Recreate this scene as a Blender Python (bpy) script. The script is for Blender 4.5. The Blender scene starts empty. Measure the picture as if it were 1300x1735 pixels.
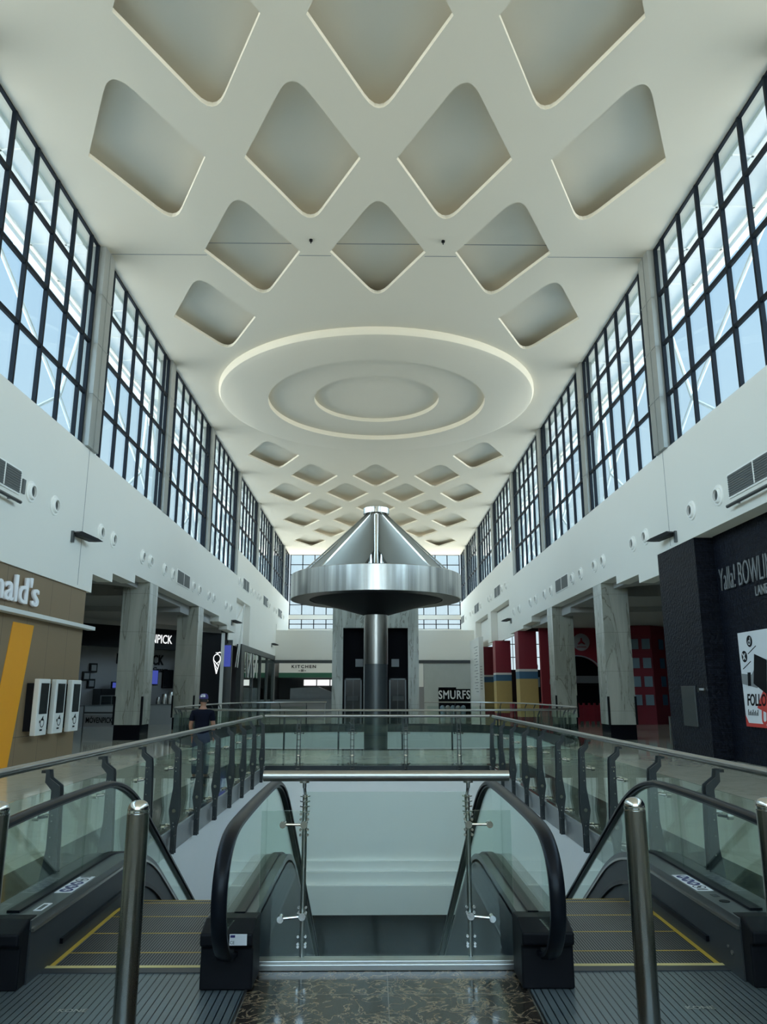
import bpy, bmesh, math, random
from mathutils import Vector, Matrix
from mathutils.geometry import delaunay_2d_cdt
random.seed(7)
PI = math.pi
S = bpy.context.scene
C = S.collection
# ------------------------------------------------------------------ camera, sky, exposure
PITCH = math.radians(13.2); YAW = math.radians(0.7)
CAM = Vector((-0.08, 0.0, 1.6))
cd = bpy.data.cameras.new('camera'); cam = bpy.data.objects.new('camera', cd); C.objects.link(cam)
cd.sensor_fit = 'VERTICAL'; cd.sensor_height = 36.0; cd.lens = 36.0*1300/1735
cd.clip_start = 0.05; cd.clip_end = 400
cam.location = CAM; cam.rotation_euler = (PI/2+PITCH, 0, -YAW)
S.camera = cam
S.view_settings.view_transform = 'Standard'; S.view_settings.look = 'None'
S.view_settings.gamma = 1; S.view_settings.use_curve_mapping = False
S.view_settings.exposure = 0.45
S.cycles.max_bounces = 12; S.cycles.diffuse_bounces = 8; S.cycles.glossy_bounces = 5
S.cycles.transparent_max_bounces = 24; S.cycles.caustics_reflective = False; S.cycles.caustics_refractive = False
S.cycles.sample_clamp_indirect = 4.0
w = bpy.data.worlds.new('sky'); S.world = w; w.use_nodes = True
nt = w.node_tree; nt.nodes.clear()
out = nt.nodes.new('ShaderNodeOutputWorld'); bg = nt.nodes.new('ShaderNodeBackground')
geo = nt.nodes.new('ShaderNodeNewGeometry'); sep = nt.nodes.new('ShaderNodeSeparateXYZ'); cr = nt.nodes.new('ShaderNodeValToRGB')
mp = nt.nodes.new('ShaderNodeMapRange'); mp.inputs[1].default_value = -1; mp.inputs[2].default_value = 1
tc = nt.nodes.new('ShaderNodeTexCoord')
nt.links.new(tc.outputs['Generated'], sep.inputs[0]); nt.links.new(sep.outputs[2], mp.inputs[0])
nt.links.new(mp.outputs[0], cr.inputs[0]); nt.links.new(cr.outputs[0], bg.inputs[0]); nt.links.new(bg.outputs[0], out.inputs[0])
e = cr.color_ramp.elements
e[0].position = 0.0; e[0].color = (1.0, 0.93, 0.80, 1)
e[1].position = 1.0; e[1].color = (0.30, 0.50, 0.75, 1)
for p, c in ((0.485, (1.0, 0.95, 0.84, 1)), (0.51, (0.62, 0.68, 0.70, 1)), (0.60, (0.52, 0.66, 0.74, 1)), (0.75, (0.42, 0.60, 0.76, 1))):
    q = e.new(p); q.color = c
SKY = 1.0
GROUND_FILL = 3.4      # extra brightness below the horizon, out of view, added to light the ceiling
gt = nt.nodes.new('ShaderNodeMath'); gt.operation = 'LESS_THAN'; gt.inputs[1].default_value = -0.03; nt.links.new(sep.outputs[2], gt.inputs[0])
gm = nt.nodes.new('ShaderNodeMath'); gm.operation = 'MULTIPLY_ADD'; gm.inputs[1].default_value = GROUND_FILL-SKY; gm.inputs[2].default_value = SKY
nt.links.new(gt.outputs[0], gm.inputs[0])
OFFVIEW_FILL = 6.2      # sky to the sides and behind, out of view, brightened to light walls
az = nt.nodes.new('ShaderNodeMapRange'); az.inputs[1].default_value = 0.75; az.inputs[2].default_value = 0.35; az.inputs[3].default_value = 1.0; az.inputs[4].default_value = OFFVIEW_FILL
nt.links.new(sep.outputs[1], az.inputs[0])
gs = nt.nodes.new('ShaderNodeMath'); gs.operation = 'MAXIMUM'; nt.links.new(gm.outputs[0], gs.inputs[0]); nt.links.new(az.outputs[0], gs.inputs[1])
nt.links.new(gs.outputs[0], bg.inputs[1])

# daylight enters through the clerestory: light portals in the openings
def portal(loc, rot, sx, sy):
    l = bpy.data.lights.new('window_portal', 'AREA'); l.shape = 'RECTANGLE'; l.size = sx; l.size_y = sy
    l.cycles.is_portal = True
    o = bpy.data.objects.new('window_portal', l); C.objects.link(o); o.location = loc; o.rotation_euler = rot
portal((-8.30, 29, 11.25), (PI/2, 0, -PI/2), 88, 6.2)
portal((8.30, 29, 11.25), (PI/2, 0, PI/2), 88, 6.2)
portal((0, -14.1, 9.6), (-PI/2, 0, 0), 16, 9.2)   # added glazing behind the camera, unseen, to bring in more daylight

# ------------------------------------------------------------------ measuring helpers (photo pixel -> point on a real plane)
RX = Matrix.Rotation(-YAW, 3, 'Z') @ Matrix.Rotation(PI/2+PITCH, 3, 'X')
def ray(u, v): return RX @ Vector((u-650, 867.5-v, -1300))
def onX(u, v, X):
    r = ray(u, v); t = (X-CAM.x)/r.x; return CAM + r*t
def onY(u, v, Y):
    r = ray(u, v); t = (Y-CAM.y)/r.y; return CAM + r*t
def yw(u, X, h):          # y on the wall X at height h that shows at column u
    lo, hi = 3.0, 90.0
    Ri = RX.transposed()
    for _ in range(50):
        m = (lo+hi)/2; p = Ri @ (Vector((X, m, h))-CAM); uu = 650+1300*p.x/-p.z
        if (uu < u) == (X < 0): lo = m
        else: hi = m
    return (lo+hi)/2

# ------------------------------------------------------------------ materials
def mat(name, col, rough=0.5, metal=0.0, noise=0.0, nscale=5.0, bump=0.0, bscale=40, emit=None, estr=1.0, spec=0.5, coat=0.0):
    m = bpy.data.materials.new(name); m.use_nodes = True; t = m.node_tree; b = t.nodes['Principled BSDF']
    b.inputs['Base Color'].default_value = (*col, 1); b.inputs['Roughness'].default_value = rough
    b.inputs['Metallic'].default_value = metal; b.inputs['Specular IOR Level'].default_value = spec
    b.inputs['Coat Weight'].default_value = coat
    if emit: b.inputs['Emission Color'].default_value = (*emit, 1); b.inputs['Emission Strength'].default_value = estr
    tcn = t.nodes.new('ShaderNodeTexCoord')
    n = t.nodes.new('ShaderNodeTexNoise'); n.inputs['Scale'].default_value = nscale; n.inputs['Detail'].default_value = 4
    t.links.new(tcn.outputs['Object'], n.inputs['Vector'])
    r = t.nodes.new('ShaderNodeValToRGB')
    k = noise if noise else 0.02
    r.color_ramp.elements[0].color = (*[c*(1-k) for c in col], 1); r.color_ramp.elements[1].color = (*[min(1, c*(1+k)) for c in col], 1)
    t.links.new(n.outputs['Fac'], r.inputs[0]); t.links.new(r.outputs[0], b.inputs['Base Color'])
    if bump:
        n2 = t.nodes.new('ShaderNodeTexNoise'); n2.inputs['Scale'].default_value = bscale; t.links.new(tcn.outputs['Object'], n2.inputs['Vector'])
        bp = t.nodes.new('ShaderNodeBump'); bp.inputs['Strength'].default_value = bump; bp.inputs['Distance'].default_value = 0.01
        t.links.new(n2.outputs['Fac'], bp.inputs['Height']); t.links.new(bp.outputs[0], b.inputs['Normal'])
    return m
def nodes(m): return m.node_tree, m.node_tree.nodes['Principled BSDF']
M = {}
M['ceiling'] = mat('ceiling_plaster', (0.74, 0.69, 0.58), 0.9, noise=0.012, nscale=0.6)
M['wall'] = mat('wall_plaster', (0.82, 0.80, 0.75), 0.75, noise=0.015, nscale=0.5)
M['white'] = mat('white_paint', (0.92, 0.91, 0.88), 0.5)
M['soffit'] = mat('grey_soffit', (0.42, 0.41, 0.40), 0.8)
M['frame'] = mat('dark_frame', (0.008, 0.012, 0.018), 0.5, spec=0.1)
M['pier'] = mat('grey_metal_panel', (0.30, 0.32, 0.31), 0.45, 0.3, noise=0.06, nscale=1.5)
M['black'] = mat('black_paint', (0.006, 0.006, 0.008), 0.5, spec=0.15)
M['gloss_black'] = mat('gloss_black', (0.006, 0.006, 0.009), 0.12, spec=0.2)
M['rubber'] = mat('black_rubber', (0.005, 0.006, 0.009), 0.3, noise=0.2, spec=0.15)
M['steel'] = mat('brushed_steel', (0.42, 0.41, 0.39), 0.28, 1.0, noise=0.06, nscale=8)
M['bollard'] = mat('bollard_steel', (0.27, 0.26, 0.24), 0.24, 1.0, noise=0.05, nscale=8)
M['chrome'] = mat('polished_steel', (0.62, 0.62, 0.60), 0.10, 1.0)
M['dsteel'] = mat('dark_steel', (0.13, 0.14, 0.145), 0.38, 0.85, noise=0.08)
M['postgrey'] = mat('post_grey', (0.055, 0.062, 0.065), 0.42, 0.5, noise=0.08)
M['channel'] = mat('channel_grey', (0.30, 0.31, 0.31), 0.42, 0.6, noise=0.06)
M['clad'] = mat('escalator_cladding', (0.035, 0.04, 0.055), 0.36, 0.3, noise=0.06)
M['deck'] = mat('escalator_deck', (0.16, 0.17, 0.17), 0.35, 0.7, noise=0.08)
M['skirt'] = mat('escalator_skirt', (0.055, 0.06, 0.065), 0.45, 0.4, noise=0.06)
M['yellow'] = mat('safety_yellow', (0.55, 0.36, 0.05), 0.5)
M['paleyellow'] = mat('comb_yellow', (0.60, 0.50, 0.22), 0.5)
M['brown'] = mat('brown_panel', (0.235, 0.165, 0.095), 0.55, noise=0.03, nscale=1.0)
M['orange'] = mat('golden_orange', (0.80, 0.33, 0.01), 0.5)
M['sign_white'] = mat('sign_white', (0.75, 0.78, 0.82), 0.4, emit=(0.9, 0.95, 1.0), estr=0.05)
M['lit_white'] = mat('lit_letter', (0.8, 0.8, 0.8), 0.4, emit=(1, 1, 1), estr=0.7)
M['kiosk'] = mat('kiosk_white', (0.72, 0.72, 0.70), 0.3)
M['screen'] = mat('dark_screen', (0.012, 0.015, 0.018), 0.15)
M['blue_screen'] = mat('blue_screen', (0.03, 0.04, 0.2), 0.2, emit=(0.10, 0.14, 0.65), estr=0.35)
M['louvre'] = mat('louvre_grey', (0.12, 0.13, 0.13), 0.5, 0.4)
M['hole'] = mat('vent_dark', (0.05, 0.055, 0.055), 0.6)
M['red'] = mat('dark_red', (0.22, 0.008, 0.018), 0.55, noise=0.06)
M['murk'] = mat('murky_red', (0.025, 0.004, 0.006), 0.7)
M['wine'] = mat('wine_red', (0.23, 0.009, 0.024), 0.45, noise=0.06)
M['bluegrey'] = mat('blue_grey', (0.20, 0.27, 0.33), 0.4)
M['stripe_blue'] = mat('stripe_blue', (0.05, 0.14, 0.25), 0.5)
M['mustard'] = mat('mustard', (0.48, 0.34, 0.12), 0.55, noise=0.05)
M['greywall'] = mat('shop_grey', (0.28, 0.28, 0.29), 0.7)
M['green'] = mat('sign_green', (0.03, 0.14, 0.08), 0.5)
M['cream'] = mat('sign_cream', (0.62, 0.62, 0.56), 0.5, emit=(1, 1, 0.92), estr=0.08)
M['skin'] = mat('skin', (0.34, 0.17, 0.11), 0.5)
M['shirt'] = mat('navy_shirt', (0.008, 0.009, 0.018), 0.9, bump=0.2, spec=0.1)
M['jeans'] = mat('dark_jeans', (0.025, 0.035, 0.06), 0.85, bump=0.2)
M['cap'] = mat('purple_cap', (0.05, 0.035, 0.16), 0.8)
M['hair'] = mat('dark_hair', (0.01, 0.008, 0.007), 0.7)
M['navy'] = mat('icon_navy', (0.02, 0.02, 0.12), 0.5)
M['paper'] = mat('label_white', (0.72, 0.73, 0.76), 0.5)
M['letter_grey'] = mat('letter_grey', (0.22, 0.23, 0.24), 0.4, 0.4)
M['redink'] = mat('poster_red', (0.55, 0.05, 0.04), 0.5)
M['grey'] = mat('mid_grey', (0.22, 0.23, 0.24), 0.6)
M['lowfloor'] = mat('lower_white_tile', (0.62, 0.65, 0.62), 0.15, noise=0.03)
M['lowdark'] = mat('lower_dark_stone', (0.010, 0.009, 0.010), 0.9, noise=0.3, nscale=2, spec=0.0)

def glass(name, tint, gl=1.0):
    m = bpy.data.materials.new(name); m.use_nodes = True; t = m.node_tree; t.nodes.clear()
    o = t.nodes.new('ShaderNodeOutputMaterial'); tr = t.nodes.new('ShaderNodeBsdfTransparent'); g = t.nodes.new('ShaderNodeBsdfGlossy')
    mx = t.nodes.new('ShaderNodeMixShader'); gg = t.nodes.new('ShaderNodeNewGeometry'); dt = t.nodes.new('ShaderNodeVectorMath'); dt.operation = 'DOT_PRODUCT'
    t.links.new(gg.outputs['Normal'], dt.inputs[0]); t.links.new(gg.outputs['Incoming'], dt.inputs[1])
    def mth(op, a, b_=None):
        n = t.nodes.new('ShaderNodeMath'); n.operation = op
        for i, x in enumerate((a, b_)):
            if x is None: continue
            if isinstance(x, (int, float)): n.inputs[i].default_value = x
            else: t.links.new(x, n.inputs[i])
        return n.outputs[0]
    # thin-sheet (Schlick) reflectance, same from both sides
    sch = mth('ADD', mth('MULTIPLY', mth('POWER', mth('SUBTRACT', 1.0, mth('ABSOLUTE', dt.outputs['Value'])), 5.0), 0.96), 0.04)
    mu = t.nodes.new('ShaderNodeMath'); mu.operation = 'MULTIPLY'; mu.inputs[1].default_value = gl
    tr.inputs[0].default_value = (*tint, 1); g.inputs['Roughness'].default_value = 0.0; g.inputs[0].default_value = (0.9, 1, 0.95, 1)
    t.links.new(sch, mu.inputs[0]); t.links.new(mu.outputs[0], mx.inputs[0]); t.links.new(tr.outputs[0], mx.inputs[1]); t.links.new(g.outputs[0], mx.inputs[2])
    t.links.new(mx.outputs[0], o.inputs[0]); return m
M['finpanel'] = mat('fin_panel', (0.40, 0.40, 0.37), 0.42, 0.85, noise=0.05, nscale=1.0)
M['recess'] = mat('recess_black', (0.006, 0.006, 0.008), 0.6, spec=0.05)
M['darkring'] = mat('dark_ring', (0.03, 0.032, 0.036), 0.25, 0.5, noise=0.4, nscale=3)
m = mat('streaked_steel', (0.5, 0.5, 0.48), 0.24, 1.0); t, b = nodes(m); M['rimsteel'] = m
g_ = t.nodes.new('ShaderNodeNewGeometry'); mp_ = t.nodes.new('ShaderNodeMapping'); mp_.inputs['Scale'].default_value = (3.5, 3.5, 0.1); t.links.new(g_.outputs['Position'], mp_.inputs[0])
n_ = t.nodes.new('ShaderNodeTexNoise'); n_.inputs['Scale'].default_value = 1.0; n_.inputs['Detail'].default_value = 6; t.links.new(mp_.outputs[0], n_.inputs['Vector'])
r_ = t.nodes.new('ShaderNodeValToRGB'); r_.color_ramp.elements[0].position = .35; r_.color_ramp.elements[1].position = .65
r_.color_ramp.elements[0].color = (.34, .34, .33, 1); r_.color_ramp.elements[1].color = (.72, .72, .70, 1); t.links.new(n_.outputs['Fac'], r_.inputs[0]); t.links.new(r_.outputs[0], b.inputs['Base Color'])
M['glass'] = glass('balustrade_glass', (0.90, 0.945, 0.925), 0.75)
M['winglass'] = glass('window_glass', (0.90, 0.95, 0.97), 0.5)
M['darkglass'] = glass('dark_shop_glass', (0.35, 0.37, 0.40), 1.5)

def math_node(t, op, a, b=None):
    n = t.nodes.new('ShaderNodeMath'); n.operation = op
    for i, x in enumerate((a, b)):
        if x is None: continue
        if isinstance(x, (int, float)): n.inputs[i].default_value = x
        else: t.links.new(x, n.inputs[i])
    return n.outputs[0]
def worldpos(t):
    g = t.nodes.new('ShaderNodeNewGeometry'); s = t.nodes.new('ShaderNodeSeparateXYZ'); t.links.new(g.outputs['Position'], s.inputs[0]); return g, s
def line_mask(t, sock, pitch, width, off=0.0):     # 1 on thin joint lines
    a = math_node(t, 'ADD', sock, off + 1000*pitch); a = math_node(t, 'MODULO', a, pitch); return math_node(t, 'LESS_THAN', a, width)
def mixcol(t, fac, c1, c2):
    n = t.nodes.new('ShaderNodeMix'); n.data_type = 'RGBA'
    t.links.new(fac, n.inputs[0]) if not isinstance(fac, float) else setattr(n.inputs[0], 'default_value', fac)
    for i, c in ((6, c1), (7, c2)):
        if isinstance(c, tuple): n.inputs[i].default_value = (*c, 1)
        else: t.links.new(c, n.inputs[i])
    return n.outputs[2]
def tilemat(name, base, joint, pitch, width, rough, vein=None, vs=1.0, vth=0.04, offx=0.0, offy=0.0, axes=(0, 1), spec=0.5):
    m = mat(name, base, rough, spec=spec); t, b = nodes(m); g, s = worldpos(t)
    col = None
    n = t.nodes.new('ShaderNodeTexNoise'); n.inputs['Scale'].default_value = 1.3; n.inputs['Detail'].default_value = 6; t.links.new(g.outputs['Position'], n.inputs['Vector'])
    r = t.nodes.new('ShaderNodeValToRGB'); r.color_ramp.elements[0].position = .3; r.color_ramp.elements[1].position = .7
    r.color_ramp.elements[0].color = (*[c*.94 for c in base], 1); r.color_ramp.elements[1].color = (*[c*1.05 for c in base], 1)
    t.links.new(n.outputs['Fac'], r.inputs[0]); col = r.outputs[0]
    if vein:
        n2 = t.nodes.new('ShaderNodeTexNoise'); n2.inputs['Scale'].default_value = vs; n2.inputs['Detail'].default_value = 8; n2.inputs['Distortion'].default_value = 1.2
        n2.inputs['Roughness'].default_value = 0.6
        t.links.new(g.outputs['Position'], n2.inputs['Vector'])
        d = math_node(t, 'ABSOLUTE', math_node(t, 'SUBTRACT', n2.outputs['Fac'], 0.5))
        r2 = t.nodes.new('ShaderNodeValToRGB'); r2.color_ramp.elements[0].position = 0; r2.color_ramp.elements[1].position = vth
        r2.color_ramp.elements[0].color = (1, 1, 1, 1); r2.color_ramp.elements[1].color = (0, 0, 0, 1)
        t.links.new(d, r2.inputs[0]); col = mixcol(t, r2.outputs[0], col, vein)
    f = math_node(t, 'MAXIMUM', line_mask(t, s.outputs[axes[0]], pitch, width, offx), line_mask(t, s.outputs[axes[1]], pitch, width, offy))
    col = mixcol(t, f, col, joint); t.links.new(col, b.inputs['Base Color']); return m
M['floor'] = tilemat('light_floor_tile', (0.66, 0.64, 0.53), (0.35, 0.35, 0.28), 1.2, 0.006, 0.07, vein=(0.58, 0.56, 0.46), vs=0.8, vth=0.03)
M['border'] = tilemat('dark_green_marble', (0.06, 0.065, 0.05), (0.15, 0.15, 0.12), 0.9, 0.006, 0.08, vein=(0.13, 0.14, 0.10), vs=2.0, vth=0.06)
M['emperador'] = tilemat('brown_marble', (0.024, 0.018, 0.014), (0.16, 0.14, 0.12), 0.78, 0.004, 0.12, vein=(0.26, 0.19, 0.12), vs=7.0, vth=0.026, spec=0.3, offy=0.02, offx=0.0)
def marblemat(name, a, c, vein, sc, axis=(3.0, 3.0, 0.5)):
    m = mat(name, a, 0.25); t, b = nodes(m); g, s = worldpos(t)
    mpn = t.nodes.new('ShaderNodeMapping'); mpn.inputs['Scale'].default_value = axis; t.links.new(g.outputs['Position'], mpn.inputs[0])
    n = t.nodes.new('ShaderNodeTexNoise'); n.inputs['Scale'].default_value = sc; n.inputs['Detail'].default_value = 7; n.inputs['Distortion'].default_value = 1.5
    t.links.new(mpn.outputs[0], n.inputs['Vector'])
    r = t.nodes.new('ShaderNodeValToRGB'); r.color_ramp.elements[0].position = .35; r.color_ramp.elements[1].position = .65
    r.color_ramp.elements[0].color = (*a, 1); r.color_ramp.elements[1].color = (*c, 1); t.links.new(n.outputs['Fac'], r.inputs[0])
    d = math_node(t, 'ABSOLUTE', math_node(t, 'SUBTRACT', n.outputs['Fac'], 0.47))
    f = math_node(t, 'LESS_THAN', d, 0.010)
    col = mixcol(t, math_node(t, 'MULTIPLY', f, 0.6), r.outputs[0], vein)
    f2 = line_mask(t, s.outputs[2], 1.35, 0.012, 0.4)
    col = mixcol(t, math_node(t, 'MULTIPLY', f2, 0.5), col, (0.1, 0.1, 0.09))
    t.links.new(col, b.inputs['Base Color']); return m
M['marble'] = marblemat('onyx_marble', (0.30, 0.31, 0.27), (0.46, 0.46, 0.41), (0.14, 0.13, 0.10), 0.5)
# stone ledge bricks
m = mat('black_ledgestone', (0.012, 0.014, 0.022), 0.5, spec=0.15); t, b = nodes(m); M['ledge'] = m
g, s = worldpos(t)
cx = t.nodes.new('ShaderNodeCombineXYZ'); t.links.new(math_node(t, 'ADD', s.outputs[0], s.outputs[1]), cx.inputs[0]); t.links.new(s.outputs[2], cx.inputs[1])
br = t.nodes.new('ShaderNodeTexBrick'); br.inputs['Scale'].default_value = 1.0; br.inputs['Brick Width'].default_value = 0.32; br.inputs['Row Height'].default_value = 0.045
br.inputs['Mortar Size'].default_value = 0.006; br.inputs['Color1'].default_value = (0.012, 0.015, 0.026, 1); br.inputs['Color2'].default_value = (0.005, 0.006, 0.012, 1); br.inputs['Mortar'].default_value = (0.002, 0.002, 0.003, 1)
t.links.new(cx.outputs[0], br.inputs[0]); t.links.new(br.outputs[0], b.inputs['Base Color'])
nz = t.nodes.new('ShaderNodeTexNoise'); nz.inputs['Scale'].default_value = 14; t.links.new(g.outputs['Position'], nz.inputs['Vector'])
bp = t.nodes.new('ShaderNodeBump'); bp.inputs['Strength'].default_value = 1.0; bp.inputs['Distance'].default_value = 0.03
t.links.new(math_node(t, 'ADD', math_node(t, 'MULTIPLY', br.outputs['Fac'], -0.6), nz.outputs['Fac']), bp.inputs['Height']); t.links.new(bp.outputs[0], b.inputs['Normal'])
# grooved metals
def groovemat(name, dark, light, px, wx, py=None, wy=0.0, rough=0.35, metal=0.6):
    m = mat(name, light, rough, metal); t, b = nodes(m); g, s = worldpos(t)
    f = line_mask(t, s.outputs[0], px, wx)
    n = t.nodes.new('ShaderNodeTexNoise'); n.inputs['Scale'].default_value = 3; n.inputs['Detail'].default_value = 5; t.links.new(g.outputs['Position'], n.inputs['Vector'])
    col = mixcol(t, n.outputs['Fac'], tuple(c*.75 for c in light), tuple(c*1.25 for c in light))
    if py: f = math_node(t, 'MAXIMUM', f, math_node(t, 'MULTIPLY', line_mask(t, s.outputs[1], py, wy), 0.45))
    t.links.new(mixcol(t, f, col, dark), b.inputs['Base Color'])
    bp = t.nodes.new('ShaderNodeBump'); bp.invert = True; bp.inputs['Strength'].default_value = 0.6; bp.inputs['Distance'].default_value = 0.003
    t.links.new(f, bp.inputs['Height']); t.links.new(bp.outputs[0], b.inputs['Normal'])
    t.links.new(mixcol(t, n.outputs['Fac'], (rough*.7,)*3, (rough*1.3,)*3), b.inputs['Roughness']); return m
M['plate'] = groovemat('landing_plate_metal', (0.012, 0.017, 0.022), (0.20, 0.24, 0.25), 0.040, 0.007, 0.016, 0.004)
M['tread'] = groovemat('step_tread', (0.006, 0.007, 0.009), (0.20, 0.205, 0.20), 0.018, 0.010, rough=0.45, metal=0.4)

# ------------------------------------------------------------------ mesh building
class MB:
    def __init__(s): s.bm = bmesh.new(); s.slots = []
    def slot(s, m):          # faces made so far keep their slot, later ones get material m
        s.slots.append((len(s.bm.faces), m)); return s
    def box(s, x0, x1, y0, y1, z0, z1):
        v = [s.bm.verts.new((x, y, z)) for x in (x0, x1) for y in (y0, y1) for z in (z0, z1)]
        for f in ((0, 1, 3, 2), (4, 6, 7, 5), (0, 4, 5, 1), (2, 3, 7, 6), (0, 2, 6, 4), (1, 5, 7, 3)): s.bm.faces.new([v[i] for i in f])
        return s
    def obox(s, p0, p1, wd, ht, up=(0, 0, 1)):       # beam of rectangular section
        p0 = Vector(p0); p1 = Vector(p1); d = (p1-p0).normalized(); up = Vector(up); sd = d.cross(up).normalized(); u = sd.cross(d)
        v = [s.bm.verts.new(p + sd*a*wd/2 + u*b_*ht/2) for p in (p0, p1) for a, b_ in ((-1, -1), (1, -1), (1, 1), (-1, 1))]
        for f in ((0, 1, 2, 3), (7, 6, 5, 4), (0, 4, 5, 1), (1, 5, 6, 2), (2, 6, 7, 3), (3, 7, 4, 0)): s.bm.faces.new([v[i] for i in f])
        return s
    def tube(s, p0, p1, r, seg=12, r2=None, caps=True):
        p0 = Vector(p0); p1 = Vector(p1); r2 = r if r2 is None else r2
        d = (p1-p0).normalized(); a = Vector((1, 0, 0)) if abs(d.x) < .9 else Vector((0, 1, 0)); x = d.cross(a).normalized(); y = d.cross(x)
        A = [s.bm.verts.new(p0+(x*math.cos(2*PI*i/seg)+y*math.sin(2*PI*i/seg))*r) for i in range(seg)]
        B = [s.bm.verts.new(p1+(x*math.cos(2*PI*i/seg)+y*math.sin(2*PI*i/seg))*r2) for i in range(seg)]
        for i in range(seg): s.bm.faces.new((A[i], A[(i+1) % seg], B[(i+1) % seg], B[i]))
        if caps: s.bm.faces.new(A[::-1]); s.bm.faces.new(B)
        return s
    def sweep(s, pts, prof, up=(0, 0, 1), closed=False):   # prof: list of (side, up)
        pts = [Vector(p) for p in pts]; n = len(pts); rings = []; up = Vector(up)
        for i, p in enumerate(pts):
            if closed: d = pts[(i+1) % n]-pts[i-1]
            else: d = pts[min(i+1, n-1)]-pts[max(i-1, 0)]
            d.normalize(); sd = d.cross(up).normalized(); u = sd.cross(d)
            rings.append([s.bm.verts.new(p+sd*a+u*b_) for a, b_ in prof])
        k = len(prof)
        for i in range(n if closed else n-1):
            A, B = rings[i], rings[(i+1) % n]
            for j in range(k): s.bm.faces.new((A[j], A[(j+1) % k], B[(j+1) % k], B[j]))
        if not closed: s.bm.faces.new(rings[0][::-1]); s.bm.faces.new(rings[-1])
        return s
    def lathe(s, prof, c=(0, 0, 0), seg=32, axis='z'):
        c = Vector(c); rings = []
        for r, z in prof:
            if r < 1e-5: 
                q = Vector((0, 0, z)); q = q if axis == 'z' else Vector((q.z, 0, 0)) if axis == 'x' else Vector((0, q.z, 0))
                rings.append([s.bm.verts.new(c+q)]); continue
            R = []
            for i in range(seg):
                a = 2*PI*i/seg; q = Vector((r*math.cos(a), r*math.sin(a), z))
                if axis == 'x': q = Vector((q.z, q.x, q.y))
                if axis == 'y': q = Vector((q.y, q.z, q.x))
                R.append(s.bm.verts.new(c+q))
            rings.append(R)
        for A, B in zip(rings, rings[1:]):
            for i in range(seg):
                j = (i+1) % seg
                if len(A) == 1 and len(B) == 1: continue
                if len(A) == 1: s.bm.faces.new((A[0], B[i], B[j]))
                elif len(B) == 1: s.bm.faces.new((A[i], A[j], B[0]))
                else: s.bm.faces.new((A[i], A[j], B[j], B[i]))
        return s
    def prism(s, poly, plane, a, b_):                # poly in plane 'xy','xz','yz', extruded a..b
        def P(q, k): return {'xy': (q[0], q[1], k), 'xz': (q[0], k, q[1]), 'yz': (k, q[0], q[1])}[plane]
        A = [s.bm.verts.new(P(q, a)) for q in poly]; B = [s.bm.verts.new(P(q, b_)) for q in poly]; n = len(poly)
        s.bm.faces.new(A); s.bm.faces.new(B[::-1])
        for i in range(n): s.bm.faces.new((A[i], B[i], B[(i+1) % n], A[(i+1) % n]))
        return s
    def holed(s, outer, holes, plane, a, b_):        # plate with holes, two faces and all edge walls
        def P(q, k): return {'xy': (q[0], q[1], k), 'xz': (q[0], k, q[1]), 'yz': (k, q[0], q[1])}[plane]
        layers = []
        for k in (a, b_):
            loops = [[s.bm.verts.new(P(q, k)) for q in L] for L in [outer]+holes]
            flat = [v for L in loops for v in L]; co = [Vector(q) for L in [outer]+holes for q in L]; fi = []; n0 = 0
            for L in loops: fi.append(list(range(n0, n0+len(L)))); n0 += len(L)
            ed = [(f[i_], f[(i_+1) % len(f)]) for f in fi for i_ in range(len(f))]
            vo, _e, fo, ov, _oe, _of = delaunay_2d_cdt([c.to_2d() for c in co], ed, [], 1, 1e-6)
            def inside(c, L):
                r_ = False
                for a_, b2 in zip(L, L[1:]+L[:1]):
                    if (a_[1] > c.y) != (b2[1] > c.y) and c.x < (b2[0]-a_[0])*(c.y-a_[1])/(b2[1]-a_[1])+a_[0]: r_ = not r_
                return r_
            for f in fo:
                c = sum((vo[x] for x in f), Vector((0, 0)))/len(f)
                if any(inside(c, H) for H in holes): continue
                s.bm.faces.new([flat[ov[x][0]] for x in f])
            layers.append(loops)
        for L0, L1 in zip(*layers):
            n = len(L0)
            for i in range(n): s.bm.faces.new((L0[i], L0[(i+1) % n], L1[(i+1) % n], L1[i]))
        return s
    def build(s, name, m, parent=None, smooth=False, bevel=0.0):
        bm = s.bm; bm.faces.ensure_lookup_table()
        for k_, (n_, m_) in enumerate(s.slots):
            for f_ in bm.faces[n_:]: f_.material_index = k_+1
        bmesh.ops.recalc_face_normals(bm, faces=bm.faces)
        if bevel: bmesh.ops.bevel(bm, geom=[x for x in bm.edges if x.is_manifold and x.calc_face_angle(0) > 0.6], offset=bevel, segments=2, affect='EDGES', profile=0.5)
        me = bpy.data.meshes.new(name)
        if parent is not None: bm.transform(WM[parent.name].inverted()); org = Matrix()
        else:
            vs = [v.co for v in bm.verts]
            c = Vector(((min(v.x for v in vs)+max(v.x for v in vs))/2, (min(v.y for v in vs)+max(v.y for v in vs))/2, min(v.z for v in vs)))
            org = Matrix.Translation(c); bm.transform(org.inverted())
        bm.to_mesh(me); bm.free()
        if smooth:
            for p in me.polygons: p.use_smooth = True
            try: me.set_sharp_from_angle(angle=math.radians(40))
            except Exception: pass
        me.materials.append(m)
        for n_, m_ in s.slots: me.materials.append(m_)
        o = bpy.data.objects.new(name, me); C.objects.link(o)
        if parent is not None: o.parent = parent; WM[o.name] = WM[parent.name]
        else: o.location = org.to_translation(); WM[o.name] = org
        return o
WM = {}
def tag(o, label, cat, group=None, kind=None):
    o['label'] = label; o['category'] = cat
    if group: o['group'] = group
    if kind: o['kind'] = kind
    return o
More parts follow.
